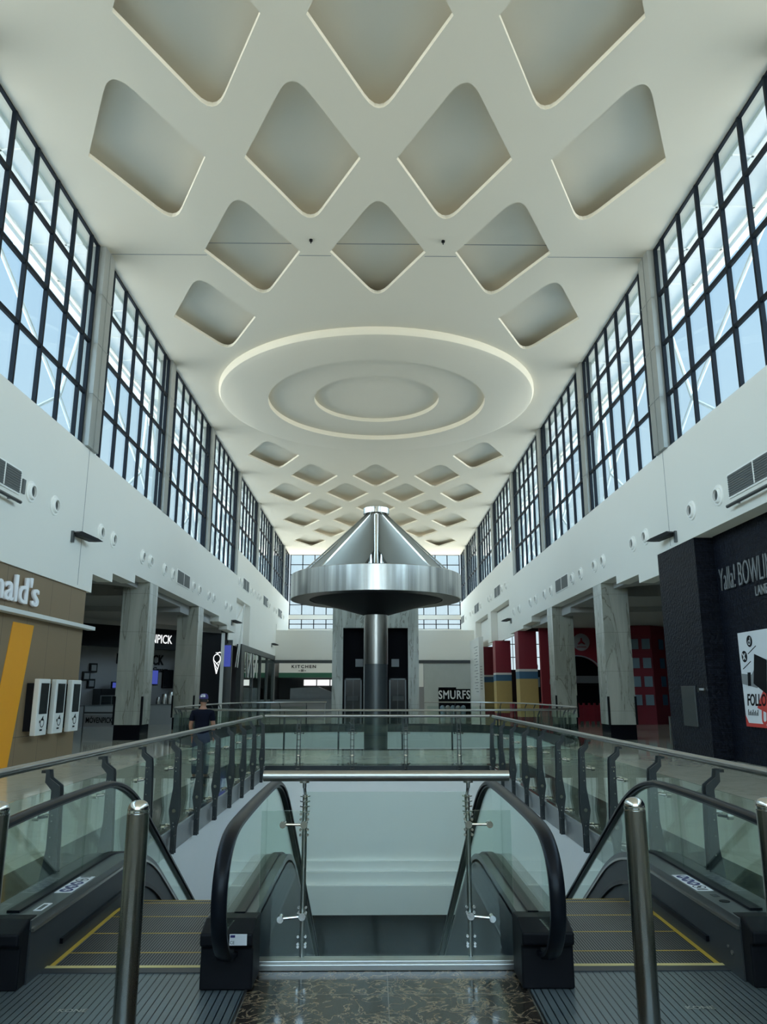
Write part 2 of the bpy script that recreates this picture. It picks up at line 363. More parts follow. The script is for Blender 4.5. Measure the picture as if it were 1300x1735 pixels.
def thing(name, label, cat, loc=(0, 0, 0), rotz=0, group=None):
    o = bpy.data.objects.new(name, None); C.objects.link(o); o.location = loc; o.rotation_euler = (0, 0, rotz)
    WM[o.name] = Matrix.Translation(Vector(loc)) @ Matrix.Rotation(rotz, 4, 'Z'); o.empty_display_size = 0.1
    return tag(o, label, cat, group)
def struct(o): o['kind'] = 'structure'; return o
def dup(root, loc, rotz=None, label=None, scale=None):
    def rec(o, par):
        c = o.copy(); C.objects.link(c)
        if par is not None: c.parent = par
        for ch in o.children: rec(ch, c)
        return c
    r = rec(root, None); r.location = loc
    if rotz is not None: r.rotation_euler = (0, 0, rotz)
    if scale: r.scale = scale
    if label: r['label'] = label
    return r
def text(name, s, size, M4, m, parent=None, ext=0.01, off=0.0, shear=0.0, align='LEFT', sx=1.0, space=1.0, fitw=None):
    cu = bpy.data.curves.new(name, 'FONT'); cu.body = s; cu.size = size; cu.extrude = ext; cu.offset = off; cu.shear = shear; cu.align_x = align; cu.space_character = space
    cu.resolution_u = 3
    o = bpy.data.objects.new(name, cu); C.objects.link(o)
    dg = bpy.context.evaluated_depsgraph_get(); me = bpy.data.meshes.new_from_object(o.evaluated_get(dg)); bpy.data.objects.remove(o)
    if fitw: xs_ = [v.co.x for v in me.vertices]; sx = fitw/(max(xs_)-min(xs_))
    me.transform(M4 @ Matrix.Diagonal((sx, 1, 1, 1)))
    bm = bmesh.new(); bm.from_mesh(me); mb = MB(); mb.bm.free(); mb.bm = bm; bmesh.ops.remove_doubles(bm, verts=bm.verts, dist=1e-5)
    me.name = name
    return mb.build(name, m, parent)
def face(loc, direction):    # matrix for text/sign on a vertical surface; direction = text reading direction
    d = Vector(direction).normalized(); up = Vector((0, 0, 1)); n = d.cross(up)
    R = Matrix((d, up, n)).transposed().to_4x4(); return Matrix.Translation(Vector(loc)) @ R
def circ(cx, cy, r, n=24, r2=None): return [(cx+r*math.cos(2*PI*i/n), cy+(r2 or r)*math.sin(2*PI*i/n)) for i in range(n)]

# ------------------------------------------------------------------ SETTING: dimensions
W = 8.05; HC = 14.3; SILL = 8.2; SILL2 = 9.73; Y0, Y1 = -14.0, 72.0; YE = 63.0
LOW = -5.5
# ceiling with coffers and the round feature
def coffer(cx, cy, hw=1.42, hl=2.75, rr=0.72):
    pts = []
    L, R, N, F = Vector((cx-hw, cy)), Vector((cx+hw, cy)), Vector((cx, cy-hl)), Vector((cx, cy+hl))
    def rnd(A, T, B):
        a = T+(A-T).normalized()*rr; b_ = T+(B-T).normalized()*rr
        return [tuple((a*(1-t_)**2+T*2*t_*(1-t_)+b_*t_**2)) for t_ in (0, .17, .34, .5, .66, .83, 1)]
    return rnd(L, N, R)+[tuple(R)]+rnd(R, F, L)+[tuple(L)]
cofs = []
ys = 12.2; 
for k in range(-5, 14):
    y = ys+4.1*k
    if y > 69.5: break
    xs = (-3.72, 0, 3.72) if k % 2 == 0 else (-5.65, -1.86, 1.86, 5.65)
    for x in xs:
        if k in (3,) and abs(x) < 2: continue
        if k in (4, 5, 6) : continue
        cofs.append(coffer(x, y if k < 4 else y-0.35))
cofs = [c for c in cofs if not (36 < c[0][1]+2.5 < 43 and abs(c[7][0]-1.42) < 4)] 
RC = (0.0, 32.0)
cb = MB(); cb.holed([(-W-.45, Y0), (W+.45, Y0), (W+.45, Y1), (-W-.45, Y1)], cofs+[circ(*RC, 4.75, 96)], 'xy', HC, HC+.11)
ceil = struct(cb.build('ceiling', M['ceiling']))
cb = MB(); cb.box(-W-.45, W+.45, Y0, Y1, HC+.40, HC+.5); struct(cb.build('ceiling', M['ceiling']))
# dropped round disc with two stepped recesses
cb = MB(); cb.lathe([(0, HC+.06), (2.75, HC+.06), (2.75, HC-.12), (4.76, HC-.12), (4.76, HC+.2)], (*RC, 0), 96); struct(cb.build('ceiling', M['ceiling'], smooth=True))
cb = MB(); cb.lathe([(4.75, HC+.0), (4.75, HC-.34), (6.55, HC-.34), (6.78, HC-.27), (6.85, HC-.15), (6.85, HC+.01), (4.75, HC+.01)], (*RC, 0), 96); struct(cb.build('ceiling', M['ceiling'], smooth=True))
# expansion joint line
cb = MB(); yj = 20.6
struct(cb.box(-W, -5.1, yj-.012, yj+.012, HC-.006, HC+.01).box(-2.35, -1.4, yj-.012, yj+.012, HC-.006, HC+.01).box(1.4, 2.35, yj-.012, yj+.012, HC-.006, HC+.01).box(5.1, W, yj-.012, yj+.012, HC-.006, HC+.01).build('trim_1', M['grey']))
cb = MB()
for x in (-3.72, 0, 3.72): cb.box(x-1.38, x+1.38, yj-.012, yj+.012, HC+.392, HC+.41)
struct(cb.build('trim_2', M['grey']))
for i, (u, v) in enumerate(((527, 406), (751, 408))):
    r = ray(u, v); p = CAM+r*((HC-CAM.z)/r.z)
    tag(MB().tube((p.x, p.y, HC), (p.x, p.y, HC-.05), .05, 12).tube((p.x, p.y, HC-.05), (p.x, p.y, HC-.12), .015, 8).build('sprinkler', M['black']), 'small dark sprinkler on the ceiling '+('left' if i == 0 else 'right')+' of the middle coffer row', 'sprinkler')

# upper floor slab with two openings
def supere(cx, cy, a, b_, n, k=72):
    o = []
    for i in range(k):
        t_ = 2*PI*i/k; c, s_ = math.cos(t_), math.sin(t_)
        o.append((cx+a*math.copysign(abs(c)**(2/n), c), cy+b_*math.copysign(abs(s_)**(2/n), s_)))
    return o
V1X = 2.47; V1Y0, V1Y1 = 5.12, 17.55
hole1 = [(-V1X, V1Y0), (V1X, V1Y0), (V1X, V1Y1), (-V1X, V1Y1)]
V2 = (0, 32.1, 7.0, 9.0, 3.6)
hole2 = supere(*V2)
BX = 3.39
bord2 = supere(0, 32.1, 7.45, 9.6, 3.6)
# dark strips are separate surfaces butted to the light tile
hb1 = [(-BX, V1Y0-13), (BX, V1Y0-13), (BX, V1Y1+.9), (-BX, V1Y1+.9)]  # dark floor carried on behind the camera, unseen, to dim glass reflections
XO = 19.0
struct(MB().holed([(-XO, Y0), (XO, Y0), (XO, YE+10), (-XO, YE+10)], [hb1, bord2], 'xy', -.02, 0).build('floor', M['floor']))
struct(MB().holed(hb1, [[(-V1X, V1Y0-2.6), (V1X, V1Y0-2.6), (V1X, V1Y1), (-V1X, V1Y1)]], 'xy', -.02, 0).build('floor', M['border']))
struct(MB().holed(bord2, [hole2], 'xy', -.02, 0).build('floor', M['border']))
struct(MB().holed([(-XO, Y0), (XO, Y0), (XO, YE+10), (-XO, YE+10)], [hole1, hole2], 'xy', -.45, -.021).build('floor', M['white']))
# strip between landing plates
struct(MB().box(-.775, .775, V1Y0-2.6, V1Y0-.05, -.02, 0).build('floor', M['emperador']))
# void linings: white deep fascias
GR = .36   # grey steel channel depth
def ring_wall(pts, z0, z1, name, m, th=.06):
    mb = MB(); n = len(pts)
    cx = sum(p[0] for p in pts)/n; cy = sum(p[1] for p in pts)/n
    v0 = [[mb.bm.verts.new((p[0], p[1], z)) for p in pts] for z in (z0, z1)]
    for i in range(n): mb.bm.faces.new((v0[0][i], v0[0][(i+1) % n], v0[1][(i+1) % n], v0[1][i]))
    return mb
z1 = -.32
struct(MB().box(-V1X-.12, -V1X-.002, V1Y0, V1Y1, -2.85, -.02).build('wall_left', M['white']))
struct(MB().box(V1X+.002, V1X+.12, V1Y0, V1Y1, -2.85, -.02).build('wall_right', M['white']))
struct(MB().box(-V1X-.12, V1X+.12, V1Y1+.002, V1Y1+.3, -1.88, -.45).box(-V1X-.12, V1X+.12, V1Y1-.10, V1Y1+.3, -2.06, -1.88).box(-V1X-.12, V1X+.12, V1Y1-.22, V1Y1+.3, -2.30, -2.06).box(-V1X-.12, V1X+.12, V1Y1-.36, V1Y1+.3, -2.85, -2.30).build('wall_back', M['white']))
mb = ring_wall(hole2, -2.6, -.45, 'x', None); struct(mb.build('wall_far', M['white'], smooth=True))
mb = ring_wall(supere(0, 32.1, 6.97, 8.97, 3.6), -.40, -.01, 'x', None); struct(mb.build('trim_3', M['postgrey'], smooth=True))
# steel channels round the escalator void
for sgn, nm in ((-1, 'trim_4'), (1, 'trim_5')):
    struct(MB().box(min(sgn*(V1X-.01), sgn*V1X), max(sgn*(V1X-.01), sgn*V1X), V1Y0+.1, V1Y1, -.24, -.0).box(min(sgn*(V1X-.03), sgn*V1X), max(sgn*(V1X-.03), sgn*V1X), V1Y0+.1, V1Y1, -.03, .03).build(nm, M['channel']))
struct(MB().box(-V1X, V1X, V1Y1-.012, V1Y1, -.22, 0).box(-V1X, V1X, V1Y1-.03, V1Y1, .0, .04).build('trim_6', M['postgrey']))
# lower storey
struct(MB().holed([(-XO, -6), (XO, -6), (XO, YE+10), (-XO, YE+10)], [[(-3.2, 8), (3.2, 8), (3.2, 30), (-3.2, 30)]], 'xy', LOW-.1, LOW).build('floor', M['lowfloor']))
struct(MB().box(-3.2, 3.2, 8, 30, LOW-.1, LOW).build('floor', M['lowdark']))
struct(MB().box(-XO, -XO+.2, Y0, YE+10, LOW-.1, -.45).build('wall_left', M['greywall'])); struct(MB().box(XO-.2, XO, Y0, YE+10, LOW-.1, -.45).build('wall_right', M['greywall']))
struct(MB().box(-XO, XO, -6.2, -6, LOW-.1, -.45).build('wall_front', M['greywall'])); struct(MB().box(-XO, XO, YE+10, YE+10.2, LOW-.1, -.45).build('wall_back', M['greywall']))

# ---- side walls (plates in the yz plane) with stepped lower edges
def mirror(poly): return poly
# left wall: stepped bottom
left = [(Y0, SILL), (Y0, 4.32), (21.65, 4.32), (21.65, 4.85), (23.3, 4.85), (23.3, 5.12), (25.5, 5.12), (25.5, 5.40), (39.7, 5.40), (39.7, 5.13), (42.0, 5.13), (42.0, 4.9), (44.6, 4.9), (44.6, 6.95), (49.6, 6.95), (49.6, 4.42), (YE, 4.42), (YE+.3, 6.5), (Y1, 6.5), (Y1, SILL2), (44.0, SILL2), (44.0, SILL)]
right = [(Y0, SILL), (Y0, 5.43), (21.65, 5.43), (21.65, 4.85), (23.3, 4.85), (23.3, 5.12), (25.5, 5.12), (25.5, 5.40), (39.7, 5.40), (39.7, 5.13), (42.0, 5.13), (42.0, 4.97), (46.2, 4.97), (46.2, 7.05), (53.6, 7.05), (53.6, 4.97), (55, 4.97), (55, 7.05), (61.8, 7.05), (61.8, 4.97), (YE, 4.97), (YE+.3, 6.5), (Y1, 6.5), (Y1, SILL2), (44.0, SILL2), (44.0, SILL)]
struct(MB().prism(left, 'yz', -W-.45, -W).build('wall_left', M['wall']))
struct(MB().prism(right, 'yz', W, W+.45).build('wall_right', M['wall']))
# niche backs
struct(MB().box(-W-.46, -W-.4, 44.6, 49.6, 4.3, 6.95).build('wall_left', M['white']))
struct(MB().box(W+.46, W+.55, 46.0, 53.8, 4.97, 7.1).build('wall_right', M['wall'])); struct(MB().box(W+.46, W+.55, 54.9, 62, 4.97, 7.1).build('wall_right', M['wall']))
# seam lines in the side walls at the movement joint
for sg, nm in ((-1, 'trim_7'), (1, 'trim_8')):
    struct(MB().box(min(sg*W, sg*(W-.004)), max(sg*W, sg*(W-.004)), 20.59, 20.61, 5.5 if sg > 0 else 4.4, SILL).build(nm, M['grey']))
# clerestory windows
piers = [-10.6, -2.8, 5.0, 12.8, 20.6, 28.4, 36.2, 44.0, 51.8, 59.6, 67.4, 72.0]
wn = 0
ZR = [SILL, SILL+1.53, SILL+3.06, SILL+4.59, HC]
for sg in (-1, 1):
    for a, b_ in zip(piers, piers[1:]):
        a2, b2 = a+.28, b_-.28
        if a == 20.6: a2 = a+.42
        if b_ == 20.6: b2 = b_-.42
        if b_ == 72.0: b2 = b_-.05
        wn += 1; mb = MB(); xf = sg*(W+.12); sl = SILL2 if a >= 43.9 else SILL
        ysm = []; y = b2-.55
        ysm = [b2-.035]
        while y > a2+.3: ysm.append(y); y -= 1.2
        ysm.append(a2+.035)
        for q in ysm: mb.box(xf-.05, xf+.05, q-.04, q+.04, sl, HC)
        for z in [z for z in ZR if z >= sl-.01]: mb.box(xf-.04, xf+.04, a2, b2, max(sl, z-.05), min(HC, z+.05) if z < HC else HC)
        fr = struct(mb.build('window_%d' % wn, M['frame']))
        gp = MB(); xg = sg*(W+.15); gp.box(xg-.006, xg+.006, a2, b2, sl, HC); gp.build('glass_pane', M['winglass'], fr)
    for k, p in enumerate(piers[:-1]):
        big = p == 20.6; hw = .40 if big else .27; pr = .10 if big else .03
        mb = MB(); mb.box(min(sg*(W-pr), sg*(W+.45)), max(sg*(W-pr), sg*(W+.45)), p-hw, p+hw, SILL2 if p > 45 else SILL, HC)
        for z in ZR[1:-1]: mb.box(min(sg*(W-pr-.012), sg*W), max(sg*(W-pr-.012), sg*W), p-hw-.01, p+hw+.01, z-.02, z+.02)
        if big: mb.box(min(sg*(W-pr-.02), sg*W), max(sg*(W-pr-.02), sg*W), p-.02, p+.02, SILL, HC)
        struct(mb.build('trim_%d' % (20+k+(20 if sg > 0 else 0)), M['pier']))
# ---- near end wall behind the camera, far end wall
struct(MB().box(-XO, -W, Y0-.3, Y0, 0, HC).box(W, XO, Y0-.3, Y0, 0, HC).box(-W, W, Y0-.3, Y0, 0, 5.0).build('wall_front', M['wall']))
mb = MB()
for i in range(11): x = -W+i*2*W/10; mb.box(x-.06, x+.06, Y0-.2, Y0-.05, 5.0, HC)
for i in range(7): z = 5.0+i*(HC-5.0)/6; mb.box(-W, W, Y0-.2, Y0-.05, z-.06, z+.06)
f = struct(mb.build('window_80', M['frame'])); MB().box(-W, W, Y0-.13, Y0-.12, 5.0, HC).build('glass_pane', M['winglass'], f)  # unseen glazing added in the end wall to light floor and fronts
struct(MB().box(-W-.45, W+.45, Y1, Y1+.3, 6.3, 7.3).box(-W-.45, W+.45, Y1, Y1+.3, 8.2, 8.6).build('wall_back', M['wall']))
for n_, (z0, z1_, rows) in enumerate(((7.3, 8.2, 2), (8.6, HC, 6))):
    mb = MB()
    k = 0; x = -W+.05
    while x <= W:
        mb.box(x-.04, x+.04, Y1+.05, Y1+.15, z0, z1_); x += 1.143
    for r_ in range(rows+1):
        z = z0+(z1_-z0)*r_/rows; mb.box(-W, W, Y1+.05, Y1+.15, z-.035, z+.035)
    f = struct(mb.build('window_%d' % (50+n_), M['frame'])); MB().box(-W, W, Y1+.16, Y1+.17, z0, z1_).build('glass_pane', M['winglass'], f)
# lower far wall and its ledge
struct(MB().box(-W-.2, W+.2, YE, YE+.3, 4.10, 6.50).box(-W, W, YE+.3, Y1, 6.3, 6.5).build('wall_back', M['wall']))
struct(MB().box(-W-.2, W+.2, YE-.06, YE+.3, 3.85, 4.10).build('trim_9', M['postgrey']))

# ---- side halls: soffits, end walls
for sg, nm in ((-1, 'left'), (1, 'right')):
    x0, x1 = sorted((sg*(W+.45), sg*(XO-.2)))
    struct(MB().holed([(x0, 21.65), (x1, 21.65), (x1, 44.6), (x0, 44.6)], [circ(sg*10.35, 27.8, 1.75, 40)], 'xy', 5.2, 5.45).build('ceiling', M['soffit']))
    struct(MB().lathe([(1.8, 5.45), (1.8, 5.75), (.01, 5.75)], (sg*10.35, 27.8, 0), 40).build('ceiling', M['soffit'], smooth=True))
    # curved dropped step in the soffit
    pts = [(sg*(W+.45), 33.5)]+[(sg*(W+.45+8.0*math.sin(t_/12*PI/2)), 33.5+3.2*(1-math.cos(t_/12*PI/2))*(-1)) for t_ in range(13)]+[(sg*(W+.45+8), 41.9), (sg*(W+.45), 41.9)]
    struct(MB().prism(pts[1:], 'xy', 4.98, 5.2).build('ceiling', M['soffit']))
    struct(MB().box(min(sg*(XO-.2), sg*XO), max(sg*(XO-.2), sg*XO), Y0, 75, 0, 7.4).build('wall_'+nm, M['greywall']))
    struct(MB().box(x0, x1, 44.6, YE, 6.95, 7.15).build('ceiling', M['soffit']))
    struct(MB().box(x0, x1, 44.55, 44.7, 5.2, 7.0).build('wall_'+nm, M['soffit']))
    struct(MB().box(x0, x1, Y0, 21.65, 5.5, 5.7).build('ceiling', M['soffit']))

# outside: eaves and white trusses beyond the glass
for sg in (-1, 1):
    x0, x1 = sorted((sg*(W+.5), sg*(W+2.5)))
    mb = MB(); mb.box(x0, x1, -12, Y1, HC-.05, HC+.2)
    for q in range(-10, 72, 2): mb.box(x0, x1, q-.03, q+.03, HC-.09, HC-.05)
    for q in (1.0, 2.0): mb.box(min(sg*(W+q-.03), sg*(W+q+.03)), max(sg*(W+q-.03), sg*(W+q+.03)), -12, Y1, HC-.09, HC-.05)
    tag(mb.build('roof_eaves', M['white']), 'white panelled roof eaves outside the '+('left' if sg < 0 else 'right')+' clerestory windows', 'roof')
    for k, (a, b_) in enumerate(zip(piers[2:-2], piers[3:-1])):
        mb = MB(); c = (a+b_)/2; xa, xb = sg*(W+1.0), sg*(W+2.1)
        mb.tube((xa, c, 7.3), (xb, c, HC-.1), .10, 10); mb.tube((xb, c, HC-.15), (xa, a, 9.8), .06, 8); mb.tube((xb, c, HC-.15), (xa, b_, 9.8), .06, 8)
        mb.tube((xa, a, 9.8), (xa, c, 7.3), .05, 8); mb.tube((xa, b_, 9.8), (xa, c, 7.3), .05, 8); mb.tube((xb, a, HC-.2), (xb, b_, HC-.2), .07, 8)
        tag(mb.build('roof_truss', M['white']), 'white tubular roof truss outside the %s clerestory, %s window bay from the camera' % ('left' if sg < 0 else 'right', ('nearest', 'second', 'third', 'fourth', 'fifth', 'sixth', 'seventh')[min(k, 6)]), 'truss', 'white trusses outside the windows')

# ------------------------------------------------------------------ MARBLE COLUMNS
for sg, side in ((-1, 'left'), (1, 'right')):
    for y, w_, d_ in ((27.3, .95, 1.05), (35.1, .95, 1.05)):
        a, b_ = sorted((sg*(W+.01), sg*(W+w_)))
        t_ = thing('marble_column', 'veined grey marble column on black plinth, %s side, %s of the pair' % (side, 'nearer' if y < 30 else 'farther'), 'column', ((a+b_)/2, y+d_/2, 0), group='marble columns')
        MB().box(a, b_, y, y+d_, .5, 5.4).build('shaft', M['marble'], t_)
        MB().box(a+.02, b_-.02, y+.02, y+d_-.02, 0, .5).build('plinth', M['gloss_black'], t_)
        for xx in (a, b_): MB().box(xx-.035, xx+.035, y-.02, y+.05, .5, 1.45).build('corner_guard', M['black'], t_)
# ------------------------------------------------------------------ ELEVATOR TOWER
EY = 41.12
el = thing('elevator_tower', 'tall veined marble elevator tower with two black recesses behind the steel canopy', 'elevator', (0, EY+1.5, LOW))
MB().holed([(-2.28, LOW), (2.28, LOW), (2.28, 6.9), (-2.28, 6.9)], [[(-1.72, LOW+.1), (-.62, LOW+.1), (-.62, 4.92), (-1.72, 4.92)], [(.62, LOW+.1), (1.72, LOW+.1), (1.72, 4.92), (.62, 4.92)]], 'xz', EY, EY+.5).box(-2.28, -1.9, EY+.5, EY+3.2, LOW, 6.9).box(1.9, 2.28, EY+.5, EY+3.2, LOW, 6.9).box(-1.9, 1.9, EY+2.9, EY+3.2, LOW, 6.9).build('marble_frame', M['marble'], el)
for sg in (-1, 1):
    MB().box(min(sg*.6, sg*1.75), max(sg*.6, sg*1.75), EY+.42, EY+.5, LOW, 5.0).build('dark_glazing', M['recess'], el)
    MB().box(min(sg*.75, sg*1.6), max(sg*.75, sg*1.6), EY+.36, EY+.42, 0, 2.25).build('lift_door', M['screen'], el)
    MB().box(min(sg*.72, sg*.80), max(sg*.72, sg*.80), EY+.33, EY+.42, 0, 2.3).box(min(sg*1.56, sg*1.63), max(sg*1.56, sg*1.63), EY+.33, EY+.42, 0, 2.3).box(min(sg*.72, sg*1.63), max(sg*.72, sg*1.63), EY+.33, EY+.42, 2.22, 2.3).box(sg*1.17-.01, sg*1.17+.01, EY+.33, EY+.42, 0, 2.25).build('door_frame', M['dsteel'], el)
for x in (-.86, 1.05): MB().box(x-.2, x+.2, EY+.30, EY+.34, 2.9, 3.3).build('notice', M['grey'], el)
for sg in (-1, 1): MB().box(sg*1.2-.3, sg*1.2+.3, EY+.34, EY+.35, 1.15, 1.4).build('notice', M['hole'], el)

# ------------------------------------------------------------------ STEEL CANOPY ON POLE
PY = 32.1
cn = thing('steel_canopy', 'round polished steel canopy with pyramid fins on a thick steel pole', 'canopy', (0, PY, LOW))
MB().lathe([(.46, 2.70), (.49, 2.71), (.49, 4.70), (.44, 4.71), (.44, 6.2), (0, 6.2)], (0, PY, 0), 48).build('pole', M['steel'], cn, smooth=True)
MB().lathe([(.475, LOW), (.475, 2.70)], (0, PY, 0), 48).build('lower_pole', M['dsteel'], cn, smooth=True)
MB().lathe([(.5, 4.70), (2.55, 5.28), (2.75, 5.35), (2.75, 5.55), (.4, 5.55)], (0, PY, 0), 72).build('underside_cone', M['black'], cn, smooth=True)
mb = MB(); mb.lathe([(3.5, 5.31), (3.56, 5.32), (3.56, 6.30), (3.50, 6.33), (3.4, 6.2), (.4, 6.2)], (0, PY, 0), 96); mb.build('rim', M['rimsteel'], cn, smooth=True)
MB().lathe([(2.75, 5.42), (2.78, 5.32), (3.5, 5.305)], (0, PY, 0), 96).build('underside_ring', M['darkring'], cn, smooth=True)
mb = MB(); mb.lathe([(.38, 6.2), (.30, 6.6), (.26, 7.4), (.30, 9.05)], (0, PY, 0), 32); mb.build('mast', M['chrome'], cn, smooth=True)
mb = MB(); mb.lathe([(.30, 9.0), (.55, 9.02), (.56, 9.25), (.50, 9.27), (0, 9.27)], (0, PY, 0), 48); mb.build('cap', M['chrome'], cn, smooth=True)
for k, ang in enumerate((-.75, .75, PI-.75, PI+.75)):
    c, s_ = math.cos(ang), math.sin(ang)
    d = Vector((c, s_, 0)); n = Vector((-s_, c, 0)); base = Vector((0, PY, 0))
    hw0, hw1 = (.15, .50)
    mb = MB()
    R1 = 3.35
    def V_(r, z, side, hw): return mb.bm.verts.new(base+d*r+n*side*hw+Vector((0, 0, z)))
    # outer sloped face widens to the rim; side faces drop to a short lower edge
    vs = {}
    for side in (-1, 1):
        vs[side] = [V_(.30, 9.05, side, hw0), V_(R1, 6.25, side, hw1), V_(1.3, 6.25, side, hw1*.5), V_(.28, 7.4, side, hw0)]
    for side in (-1, 1): mb.bm.faces.new(vs[side])
    for i in range(4): mb.bm.faces.new((vs[-1][i], vs[-1][(i+1) % 4], vs[1][(i+1) % 4], vs[1][i]))
    mb.build('fin', M['finpanel'], cn)
    mb = MB()
    for side in (-1, 1): mb.obox(base+d*.33+n*side*hw0+Vector((0, 0, 9.06)), base+d*(R1+.03)+n*side*hw1+Vector((0, 0, 6.30)), .05, .06)
    mb.build('fin_edge', M['chrome'], cn)

# ------------------------------------------------------------------ BALUSTRADES round the escalator void
def post_mesh(parent, org, out, along):     # org on the slab edge at floor level; out = towards the floor, along = along the rail
    O = Vector(org); U = Vector(out); A = Vector(along); Z = Vector((0, 0, 1))
    prof = [(-.055, -.22), (.0, -.22), (.0, .05), (.035, .25), (.0, .50), (.0, .90), (.05, .955), (.05, 1.04), (.03, 1.04), (.02, .985), (-.055, .93), (-.06, .90), (-.085, .30), (-.085, .20), (-.055, .05)]
    mb = MB(); prof = [(a-.035, b_) for a, b_ in prof]
    for off in (-.035, .035):
        A_ = [mb.bm.verts.new(O+U*a+Z*b_+A*(off-.006)) for a, b_ in prof]; B_ = [mb.bm.verts.new(O+U*a+Z*b_+A*(off+.006)) for a, b_ in prof]
        mb.bm.faces.new(A_); mb.bm.faces.new(B_[::-1])
        for i in range(len(prof)): mb.bm.faces.new((A_[i], A_[(i+1) % len(prof)], B_[(i+1) % len(prof)], B_[i]))
    mb.obox(O+U*.03+Z*1.03-A*.05, O+U*.03+Z*1.03+A*.05, .03, .02)
    mb.slot(M['chrome'])
    for z, x in ((.84, -.05), (.84, -.075), (.80, -.06), (.73, -.06), (.69, -.06), (.58, -.06), (.45, -.07), (.12, -.06), (.08, -.07), (-.02, -.05), (-.02, -.08), (-.17, -.06)):
        mb.tube(O+U*x+Z*z-A*.05, O+U*x+Z*z+A*.05, .006, 6)
    mb.tube(O+U*-.06+Z*.25-A*.045, O+U*-.06+Z*.25+A*.045, .022, 12)
    p = mb.build('post', M['postgrey'], parent)
    for z in (.72, .08):
        for s_ in (-1, 1):
            mb = MB()
            mb.tube(O+U*-.02+Z*z+A*s_*.03, O+U*.04+Z*(z-.004)+A*s_*.09, .011, 8)
            mb.tube(O+U*.02+Z*(z-.004)+A*s_*.09, O+U*.06+Z*(z-.004)+A*s_*.09, .019, 10)
            mb.build('glass_clamp', M['chrome'], p)
def run(label, p0, p1, out, n0, pitch, closing=True, name='glass_balustrade'):
    p0 = Vector((*p0, 0)); p1 = Vector((*p1, 0)); A = (p1-p0).normalized(); L = (p1-p0).length; U = Vector((*out, 0))
    t_ = thing(name, label, 'railing', (p0+p1)/2)
    mb = MB(); mb.tube(p0+U*.05+Vector((0, 0, 1.08)), p1+U*.05+Vector((0, 0, 1.08)), .030, 16); mb.build('handrail', M['steel'], t_, smooth=True)
    q = n0; qs = []
    while q < L: qs.append(q); q += pitch
    for q in qs: post_mesh(t_, p0+A*q, out=U, along=A)
    ends = [0]+qs+[L]
    for a, b_ in zip(ends, ends[1:]):
        if b_-a < .1: continue
        g0 = p0+A*(a+.012)+U*.04; g1 = p0+A*(b_-.012)+U*.04
        MB().obox(g0+Vector((0, 0, .46)), g1+Vector((0, 0, .46)), .012, .84).build('glass_panel', M['glass'], t_)
    return t_
run('long glass balustrade along the left edge of the escalator opening', (-V1X, 3.2), (-V1X, V1Y1-.25), (-1, 0), .40, 1.195)
run('long glass balustrade along the right edge of the escalator opening', (V1X, 3.2), (V1X, V1Y1-.25), (1, 0), .40, 1.195)
run('short glass balustrade across the far end of the escalator opening', (-V1X-.02, V1Y1), (V1X+.02, V1Y1), (0, 1), .77, 1.17)

# curved balustrade round the far opening
cv = thing('curved_balustrade', 'curved glass balustrade round the far opening beneath the steel canopy', 'railing', (0, 32.1, 0))
rp = [(x, y, 1.08) for x, y in supere(0, 32.1, 7.1, 9.1, 3.6, 120)]
g0 = next(i for i in range(len(rp)) if not (abs(rp[i][0]) < 2.45 and rp[i][1] > 38) and (abs(rp[i-1][0]) < 2.45 and rp[i-1][1] > 38))
rp = [p for p in rp[g0:]+rp[:g0] if not (abs(p[0]) < 2.45 and p[1] > 38)]      # the rail stops at the elevator tower
mb = MB(); mb.sweep(rp, circ(0, 0, .03, 8)); mb.build('handrail', M['steel'], cv, smooth=True)
k = 0
pts = supere(0, 32.1, 7.1, 9.1, 3.6, 360); acc = 0; marks = [0]
for i in range(1, 360):
    acc += math.dist(pts[i], pts[i-1])
    if acc > 1.35: marks.append(i); acc = 0
marks.append(0)
for a, b_ in zip(marks, marks[1:]):
    p, q = Vector((*pts[a], 0)), Vector((*pts[b_], 0)); d = (q-p)
    if d.length < .3 or (p.y > 38 and (abs(p.x) < 2.5 or abs(q.x) < 2.4)): continue
    d.normalize(); n = Vector((d.y, -d.x, 0))
    if n.dot(p-Vector((0, 32.1, 0))) > 0: n = -n
    m0 = MB(); m0.obox(p+n*.08+Vector((0, 0, -.2)), p+n*.08+Vector((0, 0, .92)), .05, .016, up=n); m0.obox(p+n*.08+Vector((0, 0, .9)), p+Vector((0, 0, 1.06)), .04, .016, up=d); m0.build('post', M['postgrey'], cv)
    MB().obox(p+d*.012+Vector((0, 0, .46)), q-d*.012+Vector((0, 0, .46)), .012, .84).build('glass_panel', M['glass'], cv)

